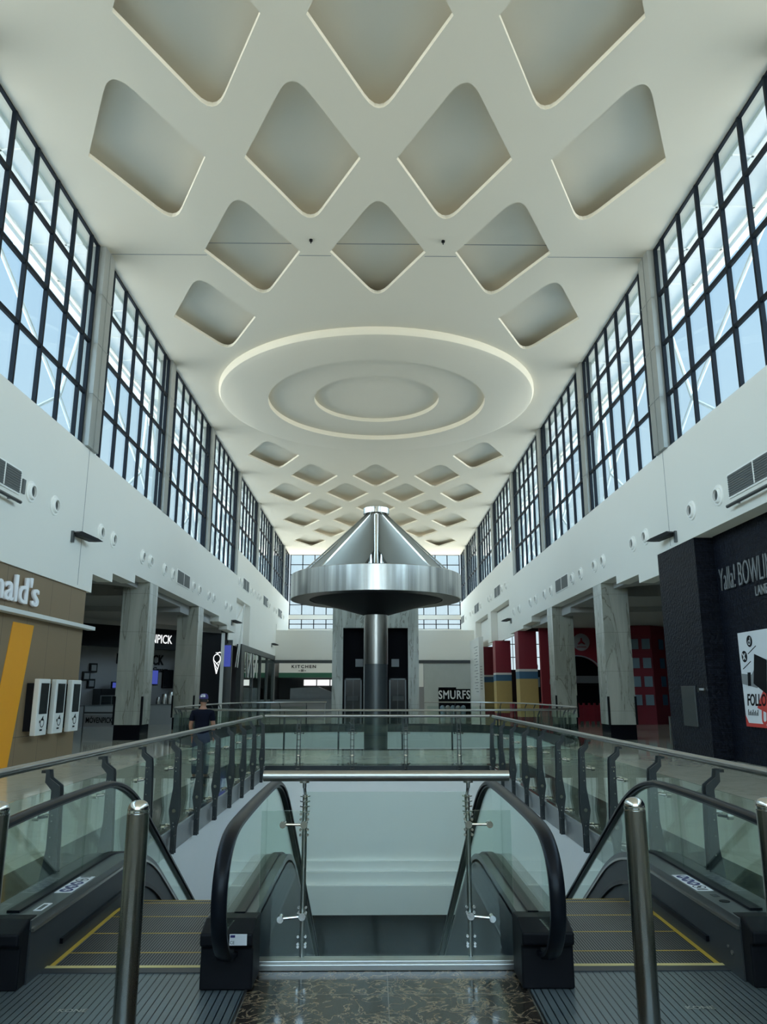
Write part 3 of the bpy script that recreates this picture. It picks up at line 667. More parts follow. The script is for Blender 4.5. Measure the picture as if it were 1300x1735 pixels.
# ------------------------------------------------------------------ FRONT CENTRE BALUSTRADE
FY = 5.07
fb = thing('front_barrier', 'short glass barrier with thick steel top bar between the two escalators', 'railing', (0, FY, 0))
MB().tube((-.765, FY-.03, 1.09), (.765, FY-.03, 1.09), .032, 24).build('top_bar', M['steel'], fb, smooth=True)
MB().box(-.78, .78, FY-.04, FY+.05, 0, .05).box(-.78, .78, FY-.055, FY-.04, 0, .035).build('base_channel', M['steel'], fb, bevel=.004)
for x0, x1 in ((-.775, -.515), (-.505, .505), (.515, .775)):
    MB().box(x0, x1, FY+.012, FY+.022, .05, .99 if abs(x0+x1) < .1 else .88).build('glass_panel', M['glass'], fb)
for x in (-.51, .51):
    sg = 1 if x > 0 else -1
    mb = MB(); mb.tube((x, FY+.045, .0), (x, FY+.045, .97), .016, 14); mb.tube((x, FY+.045, .97), (x, FY-.02, 1.03), .010, 10); mb.tube((x, FY-.02, 1.02), (x, FY-.03, 1.07), .012, 10); mb.tube((x, FY-.03, 1.05), (x, FY-.03, 1.062), .03, 14)
    mb.slot(M['chrome'])
    for z in (.96, .93, .90, .87): mb.tube((x, FY+.045, z), (x, FY+.045, z+.006), .032, 14)
    for z in (.33, .30, .17, .13, .115, .74, .77, .83, .86):
        for q in (-.022, .022): mb.tube((x+q, FY-.002, z), (x+q, FY+.012, z), .008, 8)
    p = mb.build('post', M['steel'], fb, smooth=True)
    for z in (.80, .28):
        ze = z-.012 if z < .5 else z; mb = MB()
        mb.tube((x, FY-.01, z), (x, FY+.05, z), .022, 14); mb.tube((x, FY+.0, z), (x+sg*.13, FY+.0, ze), .008, 8); mb.tube((x+sg*.13, FY-.02, ze), (x+sg*.13, FY+.03, ze), .02, 12)
        mb.build('glass_clamp', M['chrome'], p, smooth=True)

# ------------------------------------------------------------------ ESCALATORS
def slope(y, y0, s=.577, L=1.1):
    if y < y0: return 0.0
    if y < y0+L: return -s*(y-y0)**2/(2*L)
    return -s*L/2 - s*(y-y0-L)
YEND = 17.2
def esc(sg, label):
    t_ = thing('escalator', label, 'escalator', (sg*1.53, 5.0, 0), group='escalators')
    xs = lambda a, b_: tuple(sorted((sg*a, sg*b_)))
    yS = [4.71+.0, 4.9, 5.5, 6.0, 6.3]+[6.3+.11*i for i in range(1, 12)]+[9, 12, 15, 16.2]
    def zr(y): return max(slope(y, 6.25), LOW)
    # steps
    for k in range(28):
        a = 5.09 if k == 0 else 5.37+.4*(k-1); b_ = 5.37+.4*k
        z = zr((a+b_)/2+.05) if k > 2 else 0
        zn = zr((b_+b_+.4)/2+.05) if k > 1 else 0
        x0, x1 = xs(1.045, 2.02)
        st = MB().box(x0, x1, a, b_-.004, z-.03-(.22 if k > 3 else 0), z).build('step', M['tread'], t_)
        if k < 14:
            MB().box(x0, x1, b_-.014, b_-.004, z, z+.0012).build('yellow_edge', M['yellow'], st)
    for q, wdt in ((1.047, .03), (1.99, .03)):
        mb = MB(); pts = [(y, slope(y, 6.25)+.002) for y in [5.09, 5.6, 6.1]+[6.2+.1*i for i in range(9)]]
        x0, x1 = xs(q, q+wdt)
        mb.prism(pts+[(y, z-.004) for y, z in pts[::-1]], 'yz', x0, x1); mb.build('yellow_edge', M['yellow'], t_)
    # comb and landing plate
    x0, x1 = xs(.78, 2.42)
    MB().box(x0, x1, 2.5, 5.05, -.02, .006).build('landing_plate', M['plate'], t_)
    MB().box(*xs(.772, .784), 2.5, 5.05, -.02, .010).build('plate_edge', M['steel'], t_)
    MB().box(*xs(1.04, 2.06), 4.97, 5.05, .004, .012).build('comb_plate', M['skirt'], t_)
    MB().box(*xs(1.04, 2.10), 5.05, 5.085, .0, .014).build('comb_strip', M['paleyellow'], t_)
    # deck profiles
    yy = [4.71, 5.2, 5.8, 6.2, 6.5]+[6.5+.1*i for i in range(1, 13)]+[9, 12, 15, 16.6]
    topz = lambda y, h: h+max(slope(y, 6.5), LOW)
    def side(nm, xa, xb, h0, h1, m, y_from=4.71, bevel=0):
        ys_ = [y_from]+[y for y in yy if y > y_from+.01]
        up_ = [(y, topz(y, h1)) for y in ys_]; lo = [(y, topz(y, h0)) for y in ys_]
        return MB().prism(up_+lo[::-1], 'yz', *xs(xa, xb)).build(nm, m, t_, smooth=True)
    side('inner_skirt', 1.00, 1.045, -.25, .26, M['skirt'], 4.80)
    side('outer_skirt', 2.02, 2.06, -.25, .28, M['skirt'], 4.80)
    # brush line
    side('skirt_brush', 2.00, 2.02, .085, .115, M['rubber'], 5.25)
    side('inner_deck', .775, 1.045, .26, .325, M['deck'], 4.80)
    dk = side('outer_deck', 2.02, 2.37, .285, .335, M['deck'], 4.80)
    side('deck_trim', 2.005, 2.022, .275, .292, M['steel'], 4.80)
    side('deck_trim', 2.16, 2.235, .335, .35, M['rubber'], 4.95)
    side('deck_trim', .835, .90, .325, .34, M['rubber'], 4.95)
    side('inner_cladding', .775, .79, -1.0, .28, M['clad'], 4.80)
    side('outer_cladding', 2.36, 2.375, -1.0, .30, M['clad'], 4.80)
    side('truss_bottom', .78, 2.37, -1.02, -.95, M['clad'], 5.4)
    # black newel boxes
    for nm, xa, xb in (('newel_box', .745, 1.035), ('newel_box', 2.03, 2.40)):
        x0, x1 = xs(xa, xb)
        poly = [(4.70, .006), (4.98, .006), (4.98, .33), (4.80, .345), (4.66, .30), (4.66, .24), (4.70, .22)]
        b_ = MB().prism(poly, 'yz', x0, x1).build(nm, M['black'], t_, bevel=.01)
    # handrails and glass
    for xc in (.87, 2.20):
        hp = [(4.86, .20), (4.68, .19), (4.50, .24), (4.37, .34), (4.30, .47), (4.295, .60), (4.35, .72), (4.46, .805), (4.62, .85), (4.9, .87), (5.5, .885), (6.2, .89)]
        hp += [(y, .89+slope(y, 6.35)) for y in [6.35+.12*i for i in range(1, 12)]+[9, 11, 13, 15, 16.0]]
        # smooth the newel curve
        def cat(P, n=4):
            o = []
            for i in range(len(P)-1):
                p0, p1, p2, p3 = P[max(i-1, 0)], P[i], P[i+1], P[min(i+2, len(P)-1)]
                for j in range(n):
                    u = j/n; o.append(tuple(.5*((2*p1[a])+(-p0[a]+p2[a])*u+(2*p0[a]-5*p1[a]+4*p2[a]-p3[a])*u*u+(-p0[a]+3*p1[a]-3*p2[a]+p3[a])*u**3) for a in (0, 1)))
            return o+[P[-1]]
        hs = cat(hp[:12])+hp[12:]
        pts = [(sg*xc, y, z) for y, z in hs]
        prof = [(-.040, -.012), (-.040, .008), (-.030, .018), (0, .022), (.030, .018), (.040, .008), (.040, -.012), (.026, -.016), (-.026, -.016)]
        # up vector must rotate with the loop: build rings by hand in the yz plane
        mb = MB(); rings = []
        for i, p in enumerate(pts):
            d = Vector(pts[min(i+1, len(pts)-1)])-Vector(pts[max(i-1, 0)]); d.normalize(); sd = Vector((1, 0, 0)); u = sd.cross(d)
            rings.append([mb.bm.verts.new(Vector(p)+sd*a+u*b2) for a, b2 in prof])
        for A, B in zip(rings, rings[1:]):
            for j in range(9): mb.bm.faces.new((A[j], A[(j+1) % 9], B[(j+1) % 9], B[j]))
        mb.bm.faces.new(rings[0][::-1]); mb.bm.faces.new(rings[-1])
        mb.build('handrail', M['rubber'], t_, smooth=True)
        # bright track line under the rail
        mb = MB(); rings = []
        for i, p in enumerate(pts):
            d = Vector(pts[min(i+1, len(pts)-1)])-Vector(pts[max(i-1, 0)]); d.normalize(); u = Vector((1, 0, 0)).cross(d)
            rings.append([mb.bm.verts.new(Vector(p)+Vector((1, 0, 0))*a+u*b2) for a, b2 in ((-.022, -.030), (-.022, -.015), (.022, -.015), (.022, -.030))])
        for A, B in zip(rings, rings[1:]):
            for j in range(4): mb.bm.faces.new((A[j], A[(j+1) % 4], B[(j+1) % 4], B[j]))
        mb.build('handrail_track', M['dsteel'], t_)
        # glass: between track and deck, as a quad strip split into panels
        base = [p for p in hs]
        lower = [(y, topz(y, .33)) for y in [4.98]+[y for y in yy if y > 5.0 and y < 16.3]]
        def inset(P, k):
            o = []
            for i, p in enumerate(P):
                a = P[max(i-1, 0)]; b2 = P[min(i+1, len(P)-1)]; dx, dz = b2[0]-a[0], b2[1]-a[1]; L = math.hypot(dx, dz); o.append((p[0]+dz/L*k, p[1]-dx/L*k))
            return o
        ins = inset(base, .025)
        cut = [6.05, 8.2, 10.6, 13.0, 17]
        # panel 1: newel loop
        first = [p for p in ins if p[1] > .33 and p[0] <= cut[0]-.004]
        poly = first+[(cut[0]-.004, first[-1][1]), (cut[0]-.004, .335), (4.9, .335)]
        MB().prism(poly, 'yz', *xs(xc-.005, xc+.005)).build('glass_panel', M['glass'], t_)
        for a, b2 in zip(cut, cut[1:]):
            yy2 = [a+.004+(b2-a-.008)*i/16 for i in range(17)]; yy2 = [y for y in yy2 if y < 15.9]
            if len(yy2) < 2: continue
            def ztop(y): return .865+slope(y, 6.35)
            poly = [(y, ztop(y)) for y in yy2]+[(y, topz(y, .33)) for y in yy2[::-1]]
            MB().prism(poly, 'yz', *xs(xc-.005, xc+.005)).build('glass_panel', M['glass'], t_)
    # safety sticker on the outer deck
    ya, yb = 5.42, 5.86; x0, x1 = 2.035, 2.145
    st = MB().box(*xs(x0, x1), ya, yb, .335, .337).build('safety_sticker', M['paper'], t_); 
    for k in range(4):
        c = ya+.06+.093*k if sg > 0 else yb-.06-.093*k
        c = (ya+.375-.093*k) if sg > 0 else (ya+.06+.093*k)
        cx_ = sg*(x0+x1)/2
        if k < 3:
            MB().tube((cx_, c, .3372), (cx_, c, .338), .043, 24).build('blue_disc', M['navy'], st)
            MB().box(cx_-.010, cx_+.006, c-.022, c+.018, .338, .3386).tube((cx_+.016, c+.004, .338), (cx_+.016, c+.004, .3386), .010, 10).box(cx_-.024, cx_+.018, c-.004, c+.004, .338, .3386).build('pictogram', M['paper'], st)
        else:
            mb = MB(); mb.lathe([(.036, .3372), (.036, .3378), (.043, .3378), (.043, .3372)], (cx_, c, 0), 24); mb.build('prohibition_ring', M['black'], st)
            MB().obox((cx_-.026, c-.026, .3376), (cx_+.026, c+.026, .3376), .008, .0006).box(cx_-.008, cx_+.008, c-.02, c+.02, .3372, .3376).build('pictogram', M['black'], st)
    cc = ya+.42 if sg < 0 else ya+.03
    mb = MB()
    for q in range(3): mb.box(cx_-.04, cx_+.03, cc-.012+q*.010, cc-.007+q*.010, .337, .3376)
    mb.build('fine_print', M['black'], st)
    if sg < 0:
        MB().box(*xs(2.05, 2.10), 5.00, 5.16, .335, .338).build('name_plate', M['paper'], t_)
        MB().box(*xs(2.062, 2.088), 5.015, 5.13, .338, .3385).build('plate_print', M['louvre'], t_)
    else:
        MB().box(*xs(2.08, 2.12), 5.27, 5.33, .335, .337).build('key_slot', M['skirt'], t_)
        MB().tube((sg*2.10, 5.16, .335), (sg*2.10, 5.16, .338), .032, 24).build('stop_button', M['black'], t_)
        MB().tube((2.019, 4.92, .12), (2.012, 4.92, .12), .013, 14).tube((2.019, 4.97, .14), (2.012, 4.97, .14), .009, 14).build('key_switch', M['steel'], t_)
    if sg < 0:
        x0, x1 = xs(.775, .90)
        pl = MB().box(-.87, -.775, 4.652, 4.659, .245, .30).build('rating_plate', M['paper'], t_)
        MB().box(-.865, -.84, 4.650, 4.652, .285, .297).build('plate_mark', M['navy'], pl)
        text('plate_lettering', 'CE', .022, face((-.868, 4.6515, .252), (1, 0, 0)), M['black'], pl, ext=.0003)
    text('plate_lettering', 'KONE', .055, Matrix.Translation((sg*1.62-.08, 4.42, .0075)), M['steel'], t_, ext=.0006, off=.001)
    return t_
esc(-1, 'escalator descending on the left of the central glass barrier')
esc(1, 'escalator descending on the right of the central glass barrier')

# bollards
def bollard(x, y, label):
    t_ = thing('bollard', label, 'bollard', (x, y, 0), group='steel bollards')
    MB().lathe([(.0495, .007), (.0495, 1.055)], (x, y, 0), 40).build('tube', M['bollard'], t_, smooth=True)
    MB().lathe([(.0495, 1.055), (.048, 1.062), (.0495, 1.066), (.047, 1.085), (.037, 1.102), (.02, 1.111), (0, 1.114)], (x, y, 0), 40).build('domed_cap', M['chrome'], t_, smooth=True)
    MB().lathe([(.09, 0.006), (.09, .015), (.05, .018)], (x, y, 0), 32).build('base_flange', M['steel'], t_, smooth=True)
for u, v, lb in ((236, 1355, 'steel bollard in front of the left escalator, nearer the middle'), (1074, 1350, 'steel bollard in front of the right escalator, nearer the middle'), (-1, 1357, 'steel bollard cut off by the left edge of the photo'), (1298, 1350, 'steel bollard cut off by the right edge of the photo')):
    r = ray(u, v); p = CAM+r*((1.114-CAM.z)/r.z)
    bollard(p.x, p.y, lb)

# ------------------------------------------------------------------ WALL FITTINGS: nozzles, louvres, blade lamps
def nozzle_proto():
    t_ = thing('air_nozzle', 'x', 'air vent', (0, 0, 0), group='round air nozzles along the side walls')
    MB().lathe([(.25, 0), (.25, .025), (.235, .035), (.19, .03), (.19, .06), (.17, .085), (.135, .09), (.135, .02)], (0, 0, 0), 28, 'x').build('ring', M['white'], t_, smooth=True)
    MB().lathe([(.136, .03), (0, .03)], (0, 0, 0), 28, 'x').build('throat', M['hole'], t_)
    return t_
np_ = nozzle_proto(); first = True
NH = 6.12
leftu = [52, 92, 170, 191, 241, 254, 278, 292, 327, 337, 353, 361, 382, 390, 405, 410, 425, 430, 436, 440, 452, 456, 464, 468, 476, 480]
rightu = [1173, 1218, 1095, 1074, 1023, 1009, 985, 971, 935, 924, 909, 900, 881, 872, 858, 851, 833, 829, 815, 802, 798, 790, 784, 780, 776]
ords = ['nearest', 'second', 'third', 'fourth', 'fifth', 'sixth', 'seventh', 'eighth', 'ninth', 'tenth', 'eleventh', 'twelfth', 'thirteenth', 'fourteenth', 'fifteenth', 'sixteenth', 'seventeenth', 'eighteenth', 'nineteenth', 'twentieth', 'twenty-first', 'twenty-second', 'twenty-third', 'twenty-fourth', 'twenty-fifth', 'twenty-sixth', 'twenty-seventh']
for sg, us, side in ((-1, leftu, 'left'), (1, rightu, 'right')):
    fa = (lambda u: u > 396) if sg < 0 else (lambda u: u < 868)
    ysn = sorted((yw(u, sg*W, 7.98 if fa(u) else NH), 7.98 if fa(u) else NH) for u in us)
    ysn = [q for q in ysn if q[0] < 70]
    for i, (y, hz) in enumerate(ysn):
        lab = 'round white air nozzle on the %s wall, %s one from the camera' % (side, ords[i])
        if first: o = np_; first = False; o['label'] = lab
        else: o = dup(np_, (0, 0, 0), None, lab)
        o.location = (sg*W, y, hz); o.rotation_euler = (0, 0, 0 if sg < 0 else PI)
def louvre(sg, y0, y1, z0, z1, lab, n=2):
    xa = sg*W
    t_ = thing('louvre_vent', lab, 'air vent', (xa, (y0+y1)/2, z0), group='grey louvre vents')
    MB().box(min(xa, xa-sg*.03), max(xa, xa-sg*.03), y0-.04, y1+.04, z0-.04, z1+.04).build('frame', M['white'], t_)
    mb = MB(); mb.box(min(xa-sg*.03, xa-sg*.036), max(xa-sg*.03, xa-sg*.036), y0, y1, z0, z1)
    k = int((z1-z0)/.05)
    for i in range(k): mb.box(min(xa-sg*.03, xa-sg*.045), max(xa-sg*.03, xa-sg*.045), y0, y1, z0+(z1-z0)*i/k, z0+(z1-z0)*(i+.45)/k)
    mb.build('slats', M['louvre'], t_)
    if n == 2: MB().box(min(xa, xa-sg*.05), max(xa, xa-sg*.05), (y0+y1)/2-.02, (y0+y1)/2+.02, z0, z1).build('divider', M['white'], t_)
lz0, lz1 = 5.95, 6.75
def LV(sg, u0, u1, lab, za=5.91, zb=6.42): 
    a, b_ = sorted((yw(u0, sg*W, (za+zb)/2), yw(u1, sg*W, (za+zb)/2))); louvre(sg, a, b_, za, zb, lab)
LV(-1, 0-25, 32, 'grey louvre vent on the left wall at the photo edge', 5.93, 6.42)
LV(1, 1237, 1330, 'grey louvre vent on the right wall at the photo edge', 5.93, 6.42)
LV(-1, 300, 320, 'grey louvre vent above the left marble columns')
LV(1, 943, 963, 'grey louvre vent above the right marble columns')
for u0, u1, k in ((412, 421, 'third'), (446, 453, 'fourth'), (471, 477, 'farthest')): LV(-1, u0, u1, 'small grey louvre vent far along the left wall, %s from the camera' % k, 7.72, 8.36)
for u0, u1, k in ((839, 848, 'third'), (805, 812, 'fourth'), (782, 787, 'farthest')): LV(1, u0, u1, 'small grey louvre vent far along the right wall, %s from the camera' % k, 7.72, 8.36)
tag(MB().box(-W, -W+.03, yw(33, -W, 6.1)+.1, yw(41, -W, 6.1), 5.97, 6.3).build('louvre_vent', M['louvre']), 'tiny grey vent plate beside the nearest left nozzle', 'air vent')
# linear lamps
for sg, u0, u1, lab in ((-1, -30, 23, 'black linear lamp under the left louvre vent at the photo edge'), (1, 1244, 1320, 'grey linear lamp under the right louvre vent at the photo edge')):
    a, b_ = sorted((yw(u0, sg*W, 5.68), yw(u1, sg*W, 5.68)))
    t_ = thing('linear_lamp', lab, 'lamp', (sg*(W-.2), (a+b_)/2, 5.6))
    MB().tube((sg*(W-.15), a, 5.68), (sg*(W-.15), b_, 5.68), .04, 14).build('body', M['dsteel'], t_, smooth=True)
    MB().obox((sg*(W-.15), a+.3, 5.68), (sg*W, a+.3, 5.70), .03, .03).obox((sg*(W-.15), b_-.3, 5.68), (sg*W, b_-.3, 5.70), .03, .03).build('bracket', M['dsteel'], t_)
def blade(sg, y, z, lab, sc=1.0):
    x = sg*W
    t_ = thing('wall_lamp', lab, 'lamp', (x, y, z), group='black blade wall lamps')
    MB().box(min(x, x-sg*.06), max(x, x-sg*.06), y-.06, y+.06, z-.25, z+.05).build('bracket', M['dsteel'], t_)
    poly = [(0, 0), (.12, .09), (.75, .02), (.95, -.04), (.7, -.10), (.15, -.06)]
    mb = MB(); A = []; B = []
    for px, pz in poly:
        bx_, by_ = x-sg*(.06+px*.30*sc), y+px*1.15*sc
        A.append(mb.bm.verts.new((bx_+sg*.12, by_+.03, z+pz*.8))); B.append(mb.bm.verts.new((bx_-sg*.12, by_-.03, z+pz*.8)))
    mb.bm.faces.new(A); mb.bm.faces.new(B[::-1])
    for i in range(6): mb.bm.faces.new((A[i], A[(i+1) % 6], B[(i+1) % 6], B[i]))
    mb.build('blade', M['black'], t_)
for sg, u, v, lab in ((-1, 122, 903, 'black blade wall lamp above the brown burger front'), (1, 1146, 903, 'black blade wall lamp above the black stone pilaster'), (-1, 392, 1052, 'small black blade wall lamp above the left niche storefront'), (-1, 460, 1091, 'small black blade wall lamp near the kitchen shop corner'), (1, 867, 1049, 'small black blade wall lamp above the red and yellow pillars'), (1, 799, 1085, 'small black blade wall lamp beside the far white sign')):
    p = onX(u, v, sg*W); blade(sg, p.y, p.z, lab)

# ------------------------------------------------------------------ LEFT: BURGER FRONT
BXL = -8.10
m = mat('brown_panels', (0.225, 0.155, 0.088), 0.5); t, b = nodes(m); g, s = worldpos(t); M['brownp'] = m
f = math_node(t, 'MAXIMUM', line_mask(t, s.outputs[1], 1.2, .014, 0.05), line_mask(t, s.outputs[2], 2.72, .014, 2.12))
t.links.new(mixcol(t, f, (0.225, 0.155, 0.088), (0.08, 0.05, 0.03)), b.inputs['Base Color'])
bf = thing('burger_restaurant_front', 'brown panelled restaurant front with orange arch stripe and white letters, left side', 'shopfront', (BXL, 15, 0))
MB().box(BXL-.3, BXL, 2.0, 21.4, 0, 4.32).box(-16, BXL-.3, 21.2, 21.4, 0, 5.4).build('brown_wall', M['brownp'], bf)
# orange stripe measured on the wall plane
q = [onX(u, v, BXL) for u, v in ((22, 1053), (57, 1059))]
mb = MB(); z_t, z_b = q[0].z, .0
dy = q[1].y-q[0].y
y_l_bot = onX(-22, 1290, BXL).y; y_r_bot = onX(12, 1290, BXL).y
poly = [(q[0].y, 3.12), (q[1].y, 3.12), (y_r_bot, 0.0), (y_r_bot-(q[1].y-q[0].y)*1.0, 0.0)]
MB().prism([(a, z) for a, z in poly], 'yz', BXL, BXL+.012).build('orange_stripe', M['orange'], bf)
MB().box(BXL, BXL+.22, 2.0, 21.75, 3.27, 3.37).build('light_bar', M['kiosk'], bf, bevel=.01)
text('letters', "McDonald's", .86, face((BXL+.07, 18.25, 3.55), (0, 1, 0)), M['sign_white'], bf, ext=.04, off=.002, align='RIGHT', sx=1.18)
for i, (u0, u1) in enumerate(((66, 89), (95, 115), (122, 140))):
    y0 = yw(u0, -7.80, 1.6); y1 = yw(u1, -7.80, 1.6)
    if i == 0: dyk = y1-y0
    y1 = y0+.62
    y0, y1 = y0, y1
    t_ = thing('order_kiosk', 'white self-order kiosk on the brown wall, %s of three' % ('leftmost', 'middle', 'rightmost')[i], 'kiosk', (-7.95, (y0+y1)/2, .7), group='white order kiosks')
    MB().box(BXL, -7.93, y0+.02, y1-.02, .72, 1.80).build('mount', M['black'], t_)
    MB().box(-7.93, -7.80, y0, y1, .62, 1.90).build('body', M['kiosk'], t_, bevel=.02)
    MB().box(-7.80, -7.795, y0+.10, y1-.08, 1.10, 1.80).build('screen', M['screen'], t_)
    mb = MB(); mb.lathe([(.085, 0), (.085, .004), (.105, .004), (.105, 0)], (-7.799, (y0+y1)/2+.02, .90), 20, 'x'); mb.box(-7.799, -7.795, (y0+y1)/2-.14, (y0+y1)/2-.10, .90, .96).box(-7.799, -7.795, (y0+y1)/2-.08, (y0+y1)/2+.05, .72, .76); mb.build('tap_symbol', M['black'], t_)
    mb = MB(); mb.prism([((y0+y1)/2-.05, .96), ((y0+y1)/2+.05, 1.06), ((y0+y1)/2+.07, .95)], 'yz', -7.799, -7.794); mb.build('arrow', M['black'], t_)

# ------------------------------------------------------------------ LEFT: ICE CREAM SHOP (oblique facade)
P1 = Vector((-8.55, 43.0, 0)); P2 = Vector((-15.5, 34.0, 0)); D = (P1-P2).normalized(); N = D.cross(Vector((0, 0, 1)))  # N points to the hall
ang = math.atan2(D.y, D.x); Lf = (P1-P2).length
sh = thing('ice_cream_shop', 'black fronted ice cream shop behind the left marble columns', 'shopfront', P2, ang)
def LB(x0, x1, y0, y1, z0, z1):       # box in shop-local space (x along facade, -y towards the hall)
    mb = MB(); mb.box(x0, x1, y0, y1, z0, z1); mb.bm.transform(WM[sh.name]); return mb
LB(0, Lf, 0, .3, 3.72, 4.75).build('fascia', M['black'], sh)
LB(0, Lf, 0, .3, 4.75, 5.2).build('fascia', M['soffit'], sh)
LB(Lf-1.75, Lf, -.05, .35, 0, 4.75).build('black_panel', M['black'], sh)
LB(Lf, Lf+.25, -.05, .35, 0, 4.8).build('white_edge', M['kiosk'], sh)
LB(0, .35, 0, .3, 0, 3.72).build('side_post', M['black'], sh)
LB(.35, Lf-.2, 1.5, 1.7, 0, 4.7).build('back_wall', M['greywall'], sh)
LB(.35, Lf-1.6, .3, 1.6, 3.9, 4.0).build('shop_ceiling', M['soffit'], sh)
LB(Lf-1.75, Lf-1.6, .3, 1.5, 0, 3.9).build('shop_wall', M['greywall'], sh)
LM = lambda x, y, z: WM[sh.name] @ Matrix.Translation((x, y, z)) @ Matrix.Rotation(PI/2, 4, 'X')
def lx(u, v):       # local x on the facade plane from a photo pixel
    r = ray(u, v); t_ = (P2-CAM).dot(N)/r.dot(N); return (WM[sh.name].inverted() @ (CAM+r*t_))
a = lx(261, 1087); b_ = lx(291, 1087)
text('fascia_letters', 'MÖVENPICK', .62, LM(b_.x, -.03, 4.02), M['lit_white'], sh, ext=.008, off=.002, align='RIGHT', fitw=b_.x-lx(221, 1087).x)
def lxd(u, depth, v=1120):
    r = ray(u, v); Q = P2-N*depth; t_ = (Q-CAM).dot(N)/r.dot(N); return (WM[sh.name].inverted() @ (CAM+r*t_)).x
text('wall_letters', 'MÖVENPICK', .72, LM(lxd(277, 1.47), 1.47, 3.0), M['black'], sh, ext=.02, off=.012, align='RIGHT', fitw=lxd(277, 1.47)-lxd(197, 1.47))
text('script_letters', 'Ice Cream', .36, LM(lxd(284, 1.47), 1.47, 2.62), M['black'], sh, ext=.02, off=.006, align='RIGHT', shear=.4)
# ice cream cone line emblem
cc = lx(366, 1122); cx0, cz0 = cc.x, cc.z
mb = MB()
def seg(p, q, w_=.035): mb.obox(WM[sh.name] @ Vector((cx0+p[0], -.07, cz0+p[1])), WM[sh.name] @ Vector((cx0+q[0], -.07, cz0+q[1])), w_, .02, up=N)
for i in range(14):
    a0, a1 = -.35+i*3.84/14, -.35+(i+1)*3.84/14
    seg((.24*math.cos(a0), .20+.22*math.sin(a0)), (.24*math.cos(a1), .20+.22*math.sin(a1)))
seg((-.24, .12), (0, -.62)); seg((.24, .12), (0, -.62)); seg((-.24, .12), (.14, -.2)); seg((-.18, -.06), (.08, -.38)); seg((-.1, -.3), (.04, -.5)); seg((.24, .12), (-.02, -.1)); seg((-.1, .5), (.26, .52)); seg((-.02, .44), (.2, .56))
mb.build('cone_emblem', M['lit_white'], sh)
def shopthing(nm, lab, cat, boxes, grp=None):
    t_ = thing(nm, lab, cat, WM[sh.name] @ Vector((sum(boxes[0][1][:2])/2, boxes[0][1][2], 0)), ang, grp)
    for part, q, mm in boxes: 
        mb = MB(); mb.box(*q); mb.bm.transform(WM[sh.name]); mb.build(part, mm, t_)
    return t_
xv = lambda u, v=1150: lxd(u, 1.4)
shopthing('wall_screen', 'blue lit menu screen on the ice cream shop wall', 'screen', [('bezel', (xv(252), xv(270), 1.40, 1.5, 1.95, 2.75), M['black']), ('display', (xv(253), xv(269), 1.38, 1.4, 2.0, 2.7), M['blue_screen'])])
shopthing('menu_board', 'dark framed menu board on the ice cream shop wall', 'board', [('frame', (xv(278), xv(295), 1.38, 1.5, 1.8, 2.75), M['black']), ('panel', (xv(280), xv(293), 1.37, 1.38, 1.87, 2.68), M['screen'])])
shopthing('menu_board', 'narrow framed notice right of the second marble column', 'board', [('frame', (xv(333), xv(340), 1.38, 1.5, 1.2, 2.3), M['black']), ('panel', (xv(334), xv(339), 1.37, 1.38, 1.3, 2.2), M['grey'])])
for i, (u, z, w_) in enumerate(((149, 2.35, .5), (160, 2.75, .5), (158, 2.0, .5))):
    x = xv(u); shopthing('picture_frame', ('lowest-left', 'upper', 'lower-right')[i]+' small black picture frame in the ice cream shop cluster', 'picture', [('frame', (x-.2, x+.2, 1.4, 1.5, z-.22, z+.22), M['black']), ('picture', (x-.13, x+.13, 1.38, 1.4, z-.14, z+.14), M['grey'])], 'picture frames in the ice cream shop')
shopthing('display_fridge', 'glass fronted display fridge left of the nearer marble column', 'fridge', [('cabinet', (xv(163), xv(200), 0.8, 1.45, 0, 1.75), M['dsteel']), ('glass_door', (xv(165), xv(181), 0.78, .8, .5, 1.4), M['darkglass']), ('glass_door', (xv(183), xv(199), 0.78, .8, .5, 1.4), M['darkglass']), ('top_panel', (xv(163), xv(200), 0.77, .8, 1.45, 1.75), M['black'])])
shopthing('till_screen', 'small blue lit till screen on top of the display fridge', 'screen', [('bezel', (xv(185), xv(197), 1.0, 1.1, 1.76, 2.1), M['black']), ('display', (xv(186), xv(196), 0.99, 1.0, 1.8, 2.05), M['blue_screen'])])
shopthing('serving_counter', 'grey serving counter of the ice cream shop', 'counter', [('body', (.5, Lf-2.0, .12, .7, 0, .95), M['grey']), ('worktop', (.4, Lf-1.9, .1, .72, .95, 1.0), M['dsteel'])])
for i, (u, h_, r_) in enumerate(((252, .35, .10), (262, .5, .16), (272, .6, .18), (281, .4, .12))):
    p = WM[sh.name] @ Vector((xv(u), .4, 1.0))
    t_ = thing('coffee_machine', 'steel machine on the ice cream counter, %s between the marble columns' % ('first from the left', 'second', 'third', 'last')[i], 'machine', p)
    MB().lathe([(r_, 1.0), (r_, 1.0+h_*.7), (r_*.7, 1.0+h_), (0, 1.0+h_)], (p.x, p.y, 0), 16).build('body', M['steel'], t_, smooth=True)
    MB().tube((p.x, p.y-.1, 1.0+h_*.5), (p.x+.05, p.y-.3, 1.0+h_*.45), .02, 8).build('spout', M['chrome'], t_)
